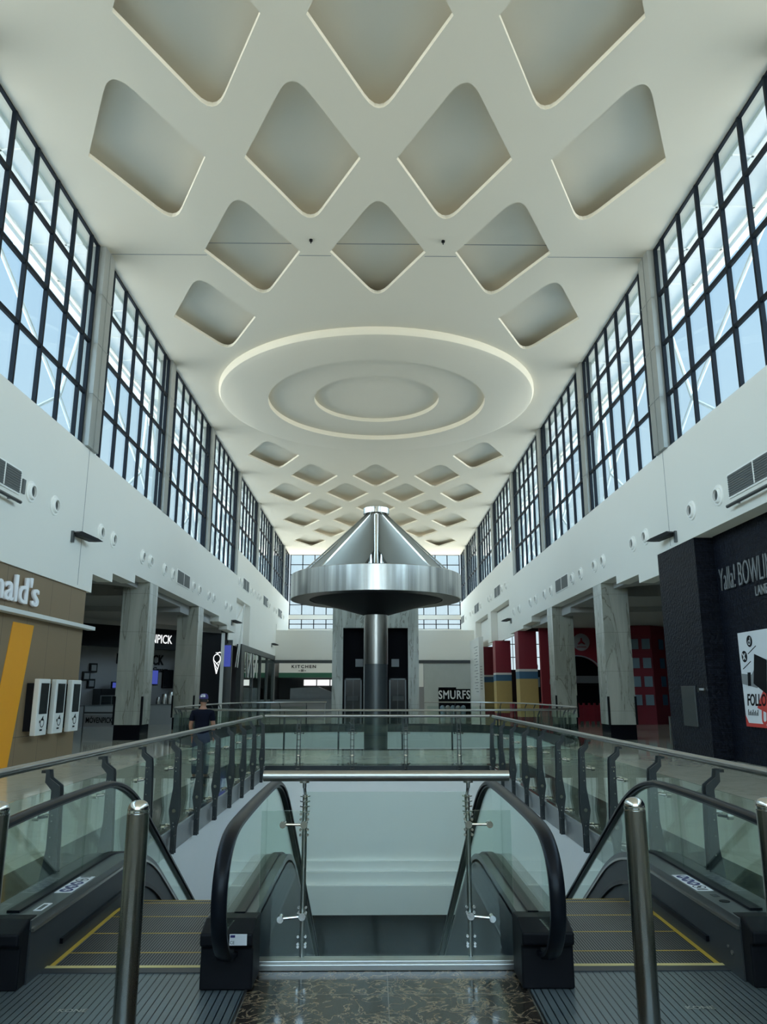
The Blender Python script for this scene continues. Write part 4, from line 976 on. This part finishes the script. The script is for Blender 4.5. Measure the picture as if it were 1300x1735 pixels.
# low banner barrier
bn = thing('shop_banner', 'grey lettered banner barrier in front of the ice cream shop', 'banner', (-12.9, 33.2, 0))
p0 = onY(142, 1215, 31.0); p1 = onY(205, 1215, 31.0)
MB().box(p0.x, p1.x, 31.0, 31.03, .28, .75).build('fabric', M['greywall'], bn)
MB().box(p0.x-.03, p0.x, 30.97, 31.05, 0, 1.1).box(p1.x, p1.x+.03, 30.97, 31.05, 0, 1.1).box(p0.x, p1.x, 31.0, 31.04, .78, .84).build('frame', M['dsteel'], bn)
text('letters', 'MÖVENPICK', .30, face((p0.x+.08, 30.985, .43), (1, 0, 0)), M['black'], bn, ext=.004, off=.004, fitw=onY(191, 1215, 31).x-p0.x-.08)

# ------------------------------------------------------------------ LEFT FAR: storefront with niche
def glazed(nm, lab, sg, y0, y1, z1_, n):
    x = sg*W
    t_ = thing(nm, lab, 'shopfront', (x, (y0+y1)/2, 0))
    mb = MB(); mb.box(min(x, x+sg*.3), max(x, x+sg*.3), y0, y1, z1_-.35, z1_); mb.box(min(x, x+sg*.3), max(x, x+sg*.3), y0, y0+1.1, 0, z1_-.35)
    for i in range(n+1):
        q = y0+1.1+(y1-y0-1.2)*i/n; mb.box(min(x, x+sg*.25), max(x, x+sg*.25), q-.08, q+.08, 0, z1_-.35)
    mb.build('frame', M['postgrey'], t_)
    for i in range(n):
        a = y0+1.1+(y1-y0-1.2)*i/n+.08; b2 = y0+1.1+(y1-y0-1.2)*(i+1)/n-.08
        MB().box(min(x+sg*.1, x+sg*.12), max(x+sg*.1, x+sg*.12), a, b2, 0, z1_-.35).build('glass_pane', M['darkglass'], t_)
    return t_
gz = glazed('grey_storefront', 'dark grey glazed storefront far down the left side', -1, 47.0, 62.6, 4.42, 4)
mb = MB()
for y0 in (48.6, 51.0):
    mb.tube((-W+.06, y0, 4.0), (-W+.06, y0+.6, 2.5), .04, 6); mb.tube((-W+.06, y0+.6, 2.5), (-W+.06, y0+1.7, 4.0), .04, 6); mb.tube((-W+.06, y0+1.7, 4.0), (-W+.06, y0+2.0, 2.5), .04, 6)
mb.build('white_rods', M['kiosk'], gz)
MB().box(-13, -12.8, 46, 62.8, 0, 6.9).build('shop_wall', M['greywall'], gz)
nr = thing('niche_rods', 'thin white V shaped rods in the tall left wall niche', 'rods', (-W-.2, 46.5, 3))
MB().tube((-W-.1, 47.9, 6.9), (-W-.1, 44.9, 5.5), .04, 8).tube((-W-.1, 47.9, 6.9), (-W-.1, 46.3, 3.0), .04, 8).tube((-W-.1, 48.1, 6.9), (-W-.1, 45.6, 3.0), .03, 8).build('rod', M['kiosk'], nr)
sc_ = thing('media_screen', 'narrow glowing advertising screen at the end of the ice cream shop', 'screen', (-8.3, 44.6, 0))
MB().box(-8.7, -8.2, 44.6, 44.8, 0, 4.5).build('casing', M['dsteel'], sc_); MB().box(-8.65, -8.25, 44.58, 44.6, 3.0, 4.2).build('display', M['blue_screen'], sc_)
# displays inside the grey storefront
for i, (y, z, w_, h_, mm) in enumerate(((50.5, 2.1, .1, .8, 'lit_white'), (57.5, 1.6, .1, .5, 'blue_screen'), (60, 1.4, .1, .8, 'lit_white'))):
    tag(MB().box(-8.9, -8.85, y, y+1.6 if i == 0 else y+.5, z-.4, z+h_-.1).build('shop_display', M[mm]), ('bright gridded display', 'blue lit display', 'narrow white lit display')[i]+' behind the dark glass of the grey storefront', 'display')
# far kitchen shop
kt = thing('kitchen_shop', 'kitchen shopfront with cream and green sign at the far left end', 'shopfront', (-5.5, YE, 0))
K = lambda u, v: onY(u, v, YE)
MB().box(K(473, 1130).x, -2.0, YE-.05, YE+.05, 3.10, 3.85).build('sign_board', M['cream'], kt)
MB().box(K(473, 1130).x, -2.0, YE-.06, YE+.06, 2.72, 3.10).build('green_band', M['green'], kt)
text('sign_letters', 'KITCHEN', .34, face((K(494, 1132).x, YE-.07, 3.47), (1, 0, 0)), M['black'], kt, ext=.01, off=.008, space=1.3, fitw=1.95)
text('sign_letters', '~ 35 ~', .22, face((K(506, 1140).x, YE-.07, 3.20), (1, 0, 0)), M['black'], kt, ext=.01, off=.01)
MB().box(-W-.2, -2.0, YE+3, YE+3.2, 0, 4).box(-W-.2, -W, YE+.2, YE+3, 0, 4).build('back_wall', M['hole'], kt)
MB().box(-W, -2.2, YE+.4, YE+1.2, 0, 1.0).build('counter', M['dsteel'], kt)
MB().box(-W, -2.2, YE+.3, YE+2.9, 2.75, 2.85).build('hood', M['hole'], kt)
for i in range(3): MB().box(-5.95+i*1.12, -4.93+i*1.12, YE+2.9, YE+3, 2.12, 2.6).build('lit_strip', M['lit_white'], kt)  # glowing strips standing for bright windows inside the shop
MB().prism([(-6.9, 1.0), (-2.3, 1.0), (-2.3, 1.55), (-3.6, 1.6), (-4.6, 2.0), (-6.9, 1.9)], 'xz', YE+1.3, YE+2.6).build('oven', M['dsteel'], kt)
# grey low kiosk in front
gk = thing('low_kiosk', 'pale grey low kiosk counter in front of the kitchen shop', 'counter', (-4.5, 47, 0))
MB().box(-6.2, -3.0, 47, 48, 0, .95).build('body', M['greywall'], gk); MB().box(-6.25, -2.95, 46.95, 48.05, .95, 1.02).build('worktop', M['dsteel'], gk)

# ------------------------------------------------------------------ RIGHT FAR END: panel wall, doorway, film standee
M['frost'] = mat('grey_panel', (0.42, 0.44, 0.42), 0.4, noise=0.08, nscale=2)
struct(MB().box(3.95, W+.2, YE, YE+.2, 0, 3.85).build('wall_back', M['frost']))
struct(MB().box(2.2, 3.9, YE, YE+.2, 2.0, 3.85).build('wall_back', M['wall']))
struct(MB().box(-2.2, W, YE+4, YE+4.2, 0, 4).box(W, W+.2, YE, YE+4.2, 0, 4).box(-2.4, -2.2, YE, YE+4.2, 0, 4).build('wall_back', M['grey']))
tag(MB().box(2.5, 3.5, YE+1.0, YE+1.8, 0, 1.8).box(2.6, 3.2, YE+.9, YE+1.0, .3, 1.2).build('arcade_stall', M['bluegrey']), 'grey-blue stall glimpsed in the dark doorway right of the elevator tower', 'stall')
sd = thing('film_standee', 'dark film standee with white title letters at the far right end', 'sign', (6.6, 58, 0))
yS_ = 58.0; pa = onY(744, 1210, yS_); pb = onY(797, 1165, yS_)
MB().box(pa.x, pb.x, yS_, yS_+.25, 0, pb.z-.1).box(pa.x, pa.x+1.3, yS_, yS_+.25, 1.6, pb.z+.02).build('board', M['gloss_black'], sd)
text('title_letters', 'SMURFS', .86, face((pa.x-.02, yS_-.06, onY(744, 1184, yS_).z), (1, 0, 0)), M['paper'], sd, ext=.04, off=.012, sx=.74, space=1.08)
for i in range(5):
    x = pa.x+.25+i*.38; MB().lathe([(.17, 0), (.19, .5), (.12, .62), (.0, .66)], (x, yS_-.25, 0), 12).build('base_block', M['grey' if i % 2 else 'bluegrey'], sd)
wp = thing('white_sign_panel', 'tall white panel with small dark lettering beside the far pillars', 'sign', (W-.1, 61, 0))
MB().box(W-.35, W-.02, 57.6, YE, 0, 5.6).build('panel', M['kiosk'], wp)
mb = MB(); 
for k in range(16): z = 1.6+k*.22; mb.box(W-.355, W-.35, 58.2+(k % 3)*.3, 59.6+(k % 2)*.8, z, z+.05)
for k in range(9): z = 1.8+k*.2; mb.box(W-.35+.05, W-.15, 57.592, 57.6, z, z+.05)
mb.build('small_print', M['grey'], wp)

# red / yellow pillars
for i, (y, nm) in enumerate(((43.8, 'nearest'), (52.2, 'middle'), (59.4, 'farthest'))):
    x0, x1 = W+.02, W+1.05
    t_ = thing('painted_pillar', 'square pillar painted red over mustard with white and blue bands, %s of three' % nm, 'column', ((x0+x1)/2, y+.6, 0), group='red and mustard pillars')
    MB().box(x0, x1, y, y+1.1, 2.85, 4.97).build('red_shaft', M['wine'], t_)
    MB().box(x0-.01, x1+.01, y-.01, y+1.11, 2.72, 2.85).build('white_band', M['kiosk'], t_)
    MB().box(x0-.005, x1+.005, y-.005, y+1.105, 2.32, 2.72).build('blue_band', M['stripe_blue'], t_)
    MB().box(x0, x1, y, y+1.1, .25, 2.32).build('mustard_shaft', M['mustard'], t_)
    MB().box(x0+.02, x1-.02, y+.02, y+1.08, 0, .25).build('plinth', M['wine'], t_)
# red play-building facade with arch
RY = 41.0
def arch_pts(x0, x1, zs, ztop, n=20):
    cx_, r_ = (x0+x1)/2, (x1-x0)/2
    return [(x1, .0), (x1, zs)]+[(cx_+r_*math.cos(PI*i/n), zs+(ztop-zs)*math.sin(PI*i/n)) for i in range(1, n)]+[(x0, zs), (x0, .0)]
rf = thing('red_play_building', 'red play area facade with round badge over an arched entrance', 'building', (11.3, RY+.9, 0))
ap = arch_pts(9.35, 12.35, 2.0, 3.5)
poly = [(8.95, 4.97)]+[(8.95, 0)]+ap[::-1]+[(13.0, 0), (13.0, 4.97)]
poly = [(8.9, 4.98), (8.9, 0), (9.35, 0)]+[(p_[0], p_[1]) for p_ in ap[::-1]][1:-1]+[(12.35, 0), (12.7, 0), (12.7, 4.98)]
MB().prism(poly, 'xz', RY+.9, RY+1.2).build('facade', M['red'], rf)
mb = MB(); a_ = arch_pts(9.35, 12.35, 2.0, 3.5); rp = [(x, RY+.88, z) for x, z in a_[1:-1]]; mb.sweep(rp, [(-.03, -.03), (.03, -.03), (.03, .03), (-.03, .03)], up=(0, 1, 0)); mb.build('arch_trim', M['grey'], rf)
pm = onY(985, 1088, RY+.85)
MB().lathe([(0, 0), (.44, 0), (.46, -.05), (.40, -.06), (0, -.06)], (pm.x, RY+.9, pm.z), 36, 'y').build('badge', M['greywall'], rf, smooth=True)
mb = MB()
for k in range(3):
    a0 = PI/2+k*2*PI/3; mb.tube((pm.x, RY+.82, pm.z+.02), (pm.x+.22*math.cos(a0), RY+.82, pm.z+.22*math.sin(a0)), .07, 8, r2=.03)
mb.box(pm.x-.25, pm.x+.25, RY+.815, RY+.84, pm.z-.28, pm.z-.24); mb.build('badge_emblem', M['red'], rf)
rb = thing('window_block', 'dark red block with a grid of blue-grey square panels', 'building', (14, RY-.5, 0))
xa, xb = 12.72, onY(1104, 1150, RY-.6).x
# front face and receding right side
MB().prism([(xa, RY-.6), (xb, RY-1.0), (xb+2.6, RY+1.2), (xb+2.6, RY+1.22), (xa, RY+.88)], 'xy', .0, 4.97).build('red_wall', M['wine'], rb)
dF = Vector((xb-xa, -.4, 0)).normalized()
for r_, zz in enumerate((4.02, 3.05, 2.12, 1.20)):
    for c_, u in enumerate((1056, 1075, 1093)):
        xc = onY(u, 1100, RY-.8).x + (0.0); f_ = (xc-xa)/(xb-xa); yc = RY-.6-.4*f_
        A0 = Vector((xc-.19, yc+.015, zz)); mb = MB(); mb.obox(Vector((xc-.19, yc, zz)), Vector((xc-.19, yc, zz))+dF*.40, .03, .52); mb.build('square_panel', M['bluegrey'], rb)
dS = Vector((2.6, 2.2, 0)).normalized(); nS = Vector((2.2, -2.6, 0)).normalized()
for zz in (4.02, 3.05, 2.12, 1.20):
    for q in (.5, 1.5):
        st_ = Vector((xb, RY-1.0, zz))+dS*(q+.2); MB().obox(st_, st_+dS*.45, .04, .52).build('square_panel', M['stripe_blue'], rb)
# end wall of the play hall with tall bright windows
wx0, wx1 = W+.45, XO-.2
hs = [[(8.9+i*1.62, 3.35), (10.25+i*1.62, 3.35), (10.25+i*1.62, 6.4), (8.9+i*1.62, 6.4)] for i in range(6)]
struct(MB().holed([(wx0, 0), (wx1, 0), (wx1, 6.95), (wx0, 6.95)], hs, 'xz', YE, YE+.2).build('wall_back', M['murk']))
for i in range(6):
    mb = MB(); x0 = 8.9+i*1.62; mb.box(x0, x0+1.35, YE+.06, YE+.12, 4.3, 4.36).box(x0, x0+1.35, YE+.06, YE+.12, 5.35, 5.41).box(x0+.65, x0+.69, YE+.06, YE+.12, 3.35, 6.4)
    f_ = struct(mb.build('window_%d' % (60+i), M['frame'])); MB().box(x0, x0+1.35, YE+.13, YE+.14, 3.35, 6.4).build('glass_pane', M['winglass'], f_)
struct(MB().box(-XO+.2, -W, YE, YE+.2, 0, 7).build('wall_back', M['greywall']))
# play frame silhouettes and red fence
pf = thing('climbing_frame', 'dark climbing frame inside the arched play entrance', 'play equipment', (12, 52, 0))
MB().box(10.6, 10.75, 50, 50.15, 0, 4.2).box(14.2, 14.35, 50, 50.15, 0, 4.2).box(10.6, 14.35, 50, 52, 2.0, 2.15).box(11.2, 15, 50.3, 52, 0, 2.6).box(12.6, 14.5, 50, 51, 2.6, 4.4).build('frame', M['black'], pf)
MB().box(11.5, 14.3, 49.9, 50, 2.15, 2.6).build('side_panel', M['grey'], pf)
ar = thing('arcade_machine', 'dark robot-like arcade machine between the red pillars', 'arcade machine', (9.9, 49.5, 0))
MB().box(9.5, 10.5, 49, 50, 0, 1.3).box(9.6, 10.4, 49.1, 49.9, 1.3, 2.9).build('cabinet', M['black'], ar)
MB().lathe([(0, 3.55), (.25, 3.5), (.33, 3.2), (.3, 2.9), (0, 2.9)], (10.0, 49.5, 0), 16).build('head', M['grey'], ar, smooth=True)
MB().box(9.7, 10.3, 48.98, 49.1, 1.9, 2.5).build('screen', M['bluegrey'], ar)
bc = tag(MB().box(8.95, 9.35, 46.5, 46.9, 0, 5.0).build('blue_post', M['stripe_blue']), 'tall blue post left of the farther right marble column', 'post')
rfn = thing('red_fence', 'low red barrier in front of the arched play entrance', 'fence', (10.5, 40, 0))
mb = MB(); mb.box(8.9, 12.6, 40.2, 40.26, .15, .95)
for i in range(14): mb.box(8.9+i*.28, 9.0+i*.28, 40.19, 40.27, .0, 1.05)
mb.build('panel', M['wine'], rfn)
rc = thing('red_counter', 'low red counter between the far painted pillars', 'counter', (8.9, 46.8, 0))
MB().box(W+.1, W+1.9, 47.0, 47.8, 0, .95).build('body', M['wine'], rc); MB().box(W+.05, W+1.95, 46.95, 47.85, .95, 1.0).build('worktop', M['red'], rc)

# ------------------------------------------------------------------ RIGHT: BOWLING FRONT
bo = thing('bowling_front', 'black ledgestone bowling front with grey brush letters, right side', 'shopfront', (8.5, 15, 0))
MB().box(W+.01, 9.5, 19.1, 21.64, 0, 5.43).build('pilaster', M['ledge'], bo)
MB().box(8.55, 9.0, 2, 19.1, 0, 5.5).box(8.9, XO-.3, 21.3, 21.6, 0, 5.4).build('stone_wall', M['ledge'], bo)
ya = yw(1218, 8.5, 4.4)
text('brush_letters', 'Yalla! BOWLING', .82, face((8.5, ya, 4.02), (0, -1, .0)), M['letter_grey'], bo, ext=.015, off=-.012, shear=.12, sx=.50)
text('small_letters', 'LANES', .32, face((8.51, yw(1278, 8.5, 4.0), 3.70), (0, -1, 0)), M['letter_grey'], bo, ext=.02, sx=.75)
po = thing('wall_poster', 'white follow us poster with phone picture on the black stone wall', 'poster', (8.5, 16.8, 1))
pt = onX(1251, 1073, 8.5); pb_ = onX(1261, 1230, 8.5)
y1_ = pt.y; y0_ = y1_-2.1; zt, zb = pt.z, pb_.z
MB().box(8.48, 8.55, y0_, y1_, zb, zt).build('sheet', M['paper'], po)
fy = lambda a: y1_-a
text('poster_words', 'FOLLOW', .36, face((8.475, fy(.14), zb+.47), (0, -1, 0)), M['black'], po, ext=.002, off=.008, shear=.2, sx=.8)
text('poster_words', 'US', .46, face((8.475, fy(.72), zb+.08), (0, -1, 0)), M['redink'], po, ext=.002, off=.012, shear=.2, sx=.9)
mb = MB()
for q in range(9): mb.obox((8.476, fy(.15+q*.055), zb+.25), (8.476, fy(.175+q*.055), zb+.25+(.13, .08, .11, .07)[q % 4]), .012, .012, up=(1, 0, 0))
mb.build('scribble', M['black'], po)
MB().prism([(fy(.0), zb), (fy(.0), zb+.25), (fy(.12), zb+.08), (fy(.9), zb+.08), (fy(1.0), zb)], 'yz', 8.474, 8.479).prism([(fy(.75), zb+.6), (fy(1.1), zb+.95), (fy(1.1), zb+.3), (fy(.6), zb+.42)], 'yz', 8.474, 8.478).build('red_graphic', M['redink'], po)
mb = MB()
mb.prism([(fy(-.0), zb+.95), (fy(0), zb+1.18), (fy(.5), zb+1.15), (fy(.75), zb+1.35), (fy(1.0), zb+1.1), (fy(.7), zb+.85)], 'yz', 8.474, 8.478); mb.build('forearm', M['grey'], po)
MB().prism([(fy(.55), zb+.95), (fy(.72), zb+1.6), (fy(1.25), zb+1.45), (fy(1.1), zb+.72)], 'yz', 8.470, 8.475).prism([(fy(.28), zb+.9), (fy(.42), zb+.9), (fy(.46), zb+1.2), (fy(.32), zb+1.2)], 'yz', 8.470, 8.475).build('phone', M['black'], po)
for k, (a, z) in enumerate(((.24, zt-.55), (.55, zt-.22))):
    MB().tube((8.479, fy(a), z), (8.474, fy(a), z), .13, 24).build('icon_disc', M['black'], po)
    mb = MB()
    if k == 0: mb.obox((8.471, fy(a)-.06, z-.07), (8.471, fy(a)+.06, z+.07), .02, .03, up=(1, 0, 0)).obox((8.471, fy(a)+.06, z-.07), (8.471, fy(a)-.06, z+.07), .02, .015, up=(1, 0, 0))
    else: mb.lathe([(.035, 0), (.055, 0), (.055, .004), (.035, .004)], (8.470, fy(a)+.01, z-.03), 16, 'x'); mb.box(8.469, 8.473, fy(a)-.06, fy(a)-.035, z-.03, z+.09)
    mb.build('icon_mark', M['paper'], po)
    MB().obox((8.474, fy(a-.12), z-.28), (8.474, fy(a+.28), z-.12), .01, .012, up=(1, 0, 0)).build('caption_line', M['black'], po)
pl = thing('metal_plaque', 'dark metal plaque low on the black stone pilaster', 'plaque', (W, 19.9, 1))
a_ = onX(1155, 1170, W-.02); c_ = onX(1183, 1230, W-.02)
MB().box(W-.03, W+.01, min(a_.y, c_.y), max(a_.y, c_.y), .75, 1.75).build('plate', M['dsteel'], pl, bevel=.008)
kp = onX(1187, 1168, W-.1)
tag(MB().tube((W+.05, kp.y, kp.z), (W-.16, kp.y, kp.z), .07, 16).build('door_knob', M['chrome']), 'round silver fitting beside the metal plaque on the pilaster', 'fitting')
struct(MB().box(W-.03, W+.02, 21.66, 21.72, 0, .95).build('trim_10', M['steel']))

# ------------------------------------------------------------------ PERSON
PX, PYY = onY(343, 1220, 15.1).x, 15.1
pr = thing('person', 'person in navy t-shirt and purple cap seen from behind beyond the left balustrade', 'person', (PX, PYY, 0))
def skin_obj(name, joints, edges, m, parent, lvl=2, root=0):
    me = bpy.data.meshes.new(name); me.from_pydata([j[0] for j in joints], edges, []); 
    o = bpy.data.objects.new(name, me); C.objects.link(o)
    sm = o.modifiers.new('skin', 'SKIN'); sm.use_smooth_shade = True
    me.skin_vertices.new() if not me.skin_vertices else None
    for i, j in enumerate(joints):
        r_ = j[1]; me.skin_vertices[0].data[i].radius = r_ if isinstance(r_, tuple) else (r_, r_)
    me.skin_vertices[0].data[root].use_root = True
    ss = o.modifiers.new('sub', 'SUBSURF'); ss.levels = lvl; ss.render_levels = lvl
    dg = bpy.context.evaluated_depsgraph_get(); nm = bpy.data.meshes.new_from_object(o.evaluated_get(dg)); bpy.data.objects.remove(o)
    nm.materials.clear(); nm.materials.append(m); nm.name = name
    for p in nm.polygons: p.use_smooth = True
    ob = bpy.data.objects.new(name, nm); C.objects.link(ob); ob.parent = parent; WM[ob.name] = WM[parent.name]; return ob
J = [((0, 0, .93), (.07, .06)), ((0, 0, 1.12), (.10, .07)), ((0, -.01, 1.30), (.11, .075)), ((0, 0, 1.40), (.08, .06)), ((0, .02, 1.48), (.055, .055)),
     ((-.17, 0, 1.37), .062), ((.17, 0, 1.37), .062), ((-.235, -.01, 1.12), .046), ((.235, -.01, 1.12), .046), ((-.22, .10, .90), .032), ((.22, .10, .90), .032),
     ((-.09, 0, .86), .065), ((.09, 0, .86), .065), ((-.11, .01, .50), .05), ((.11, .01, .50), .05), ((-.115, -.01, .10), .04), ((.115, -.01, .10), .04), ((-.12, .12, .05), .035), ((.12, .12, .05), .035),
     ((0, .025, 1.53), (.055, .058)), ((0, .03, 1.60), (.075, .09)), ((0, .03, 1.67), (.072, .088))]
E = [(0, 1), (1, 2), (2, 3), (3, 4), (3, 5), (3, 6), (5, 7), (6, 8), (7, 9), (8, 10), (0, 11), (0, 12), (11, 13), (12, 14), (13, 15), (14, 16), (15, 17), (16, 18), (4, 19), (19, 20), (20, 21)]
skin_obj('body', J, E, M['skin'], pr)
T = [((0, 0, .86), (.172, .13)), ((0, 0, 1.12), (.158, .118)), ((0, -.01, 1.30), (.182, .128)), ((0, 0, 1.40), (.135, .10)), ((0, .015, 1.455), (.07, .068)), ((-.18, 0, 1.37), .078), ((.18, 0, 1.37), .078), ((-.225, -.005, 1.18), .066), ((.225, -.005, 1.18), .066)]
skin_obj('t_shirt', T, [(0, 1), (1, 2), (2, 3), (3, 4), (3, 5), (3, 6), (5, 7), (6, 8)], M['shirt'], pr)
skin_obj('trousers', [((0, 0, 1.08), (.13, .10)), ((-.095, 0, .84), .108), ((.095, 0, .84), .108), ((-.11, .01, .50), .078), ((.11, .01, .50), .078), ((-.115, -.01, .10), .062), ((.115, -.01, .10), .062), ((0, 0, .95), (.165, .13))], [(0, 7), (7, 1), (7, 2), (1, 3), (2, 4), (3, 5), (4, 6)], M['jeans'], pr)
for sx_ in (-1, 1):
    hb_ = [((sx_*.22, .11, .885), .022), ((sx_*.222, .125, .84), (.020, .030)), ((sx_*.222, .13, .80), (.016, .028))]
    ed = [(0, 1), (1, 2)]; 
    for k in range(4):
        yk = .108+.017*k; L_ = (.055, .068, .072, .062)[3-k]
        hb_.append(((sx_*.222, yk, .80-L_*.5), .0085)); hb_.append(((sx_*.212, yk, .80-L_), .008)); n_ = len(hb_); ed += [(2, n_-2), (n_-2, n_-1)]
    hb_.append(((sx_*.212, .165, .83), .010)); hb_.append(((sx_*.205, .175, .80), .009)); n_ = len(hb_); ed += [(1, n_-2), (n_-2, n_-1)]
    skin_obj('hand', hb_, ed, M['skin'], pr, 1)
def local(mb): mb.bm.transform(WM[pr.name]); return mb
mb = MB()
for sx_ in (-1, 1): mb.lathe([(0, -.02), (.018, -.01), (.022, .01), (0, .02)], (sx_*.078, .02, 1.62), 10, 'y')
local(mb).build('ears', M['skin'], pr, smooth=True)
local(MB().prism([(-.012, 1.59), (.012, 1.59), (0, 1.65)], 'xz', .115, .145).box(-.025, .025, .112, .120, 1.555, 1.562)).build('nose_and_mouth', M['skin'], pr)
local(MB().lathe([(.0, .112), (.008, .118), (0, .122)], (-.03, 0, 1.645), 8, 'y').lathe([(.0, .112), (.008, .118), (0, .122)], (.03, 0, 1.645), 8, 'y')).build('eyes', M['black'], pr)
local(MB().lathe([(.084, 1.60), (.088, 1.66), (.07, 1.70), (0, 1.70)], (0, .018, 0), 20)).build('hair', M['hair'], pr, smooth=True)
cp = local(MB().lathe([(.093, 1.665), (.094, 1.70), (.082, 1.745), (.05, 1.77), (0, 1.78)], (0, .025, 0), 24).prism([(-.07, .09), (.07, .09), (.06, .17), (0, .20), (-.06, .17)], 'xy', 1.668, 1.676)).build('cap', M['cap'], pr, smooth=True)
local(MB().box(-.045, -.005, -.088, -.066, 1.70, 1.735).box(.01, .05, -.088, -.062, 1.70, 1.74).box(-.03, .04, -.076, -.05, 1.742, 1.757)).build('cap_print', M['paper'], pr)
for sx_ in (-1, 1): local(MB().box(sx_*.12-.045, sx_*.12+.045, -.09, .20, 0, .07)).build('shoe', M['black'], pr, bevel=.02)

pr.scale = (.92, .92, .885)
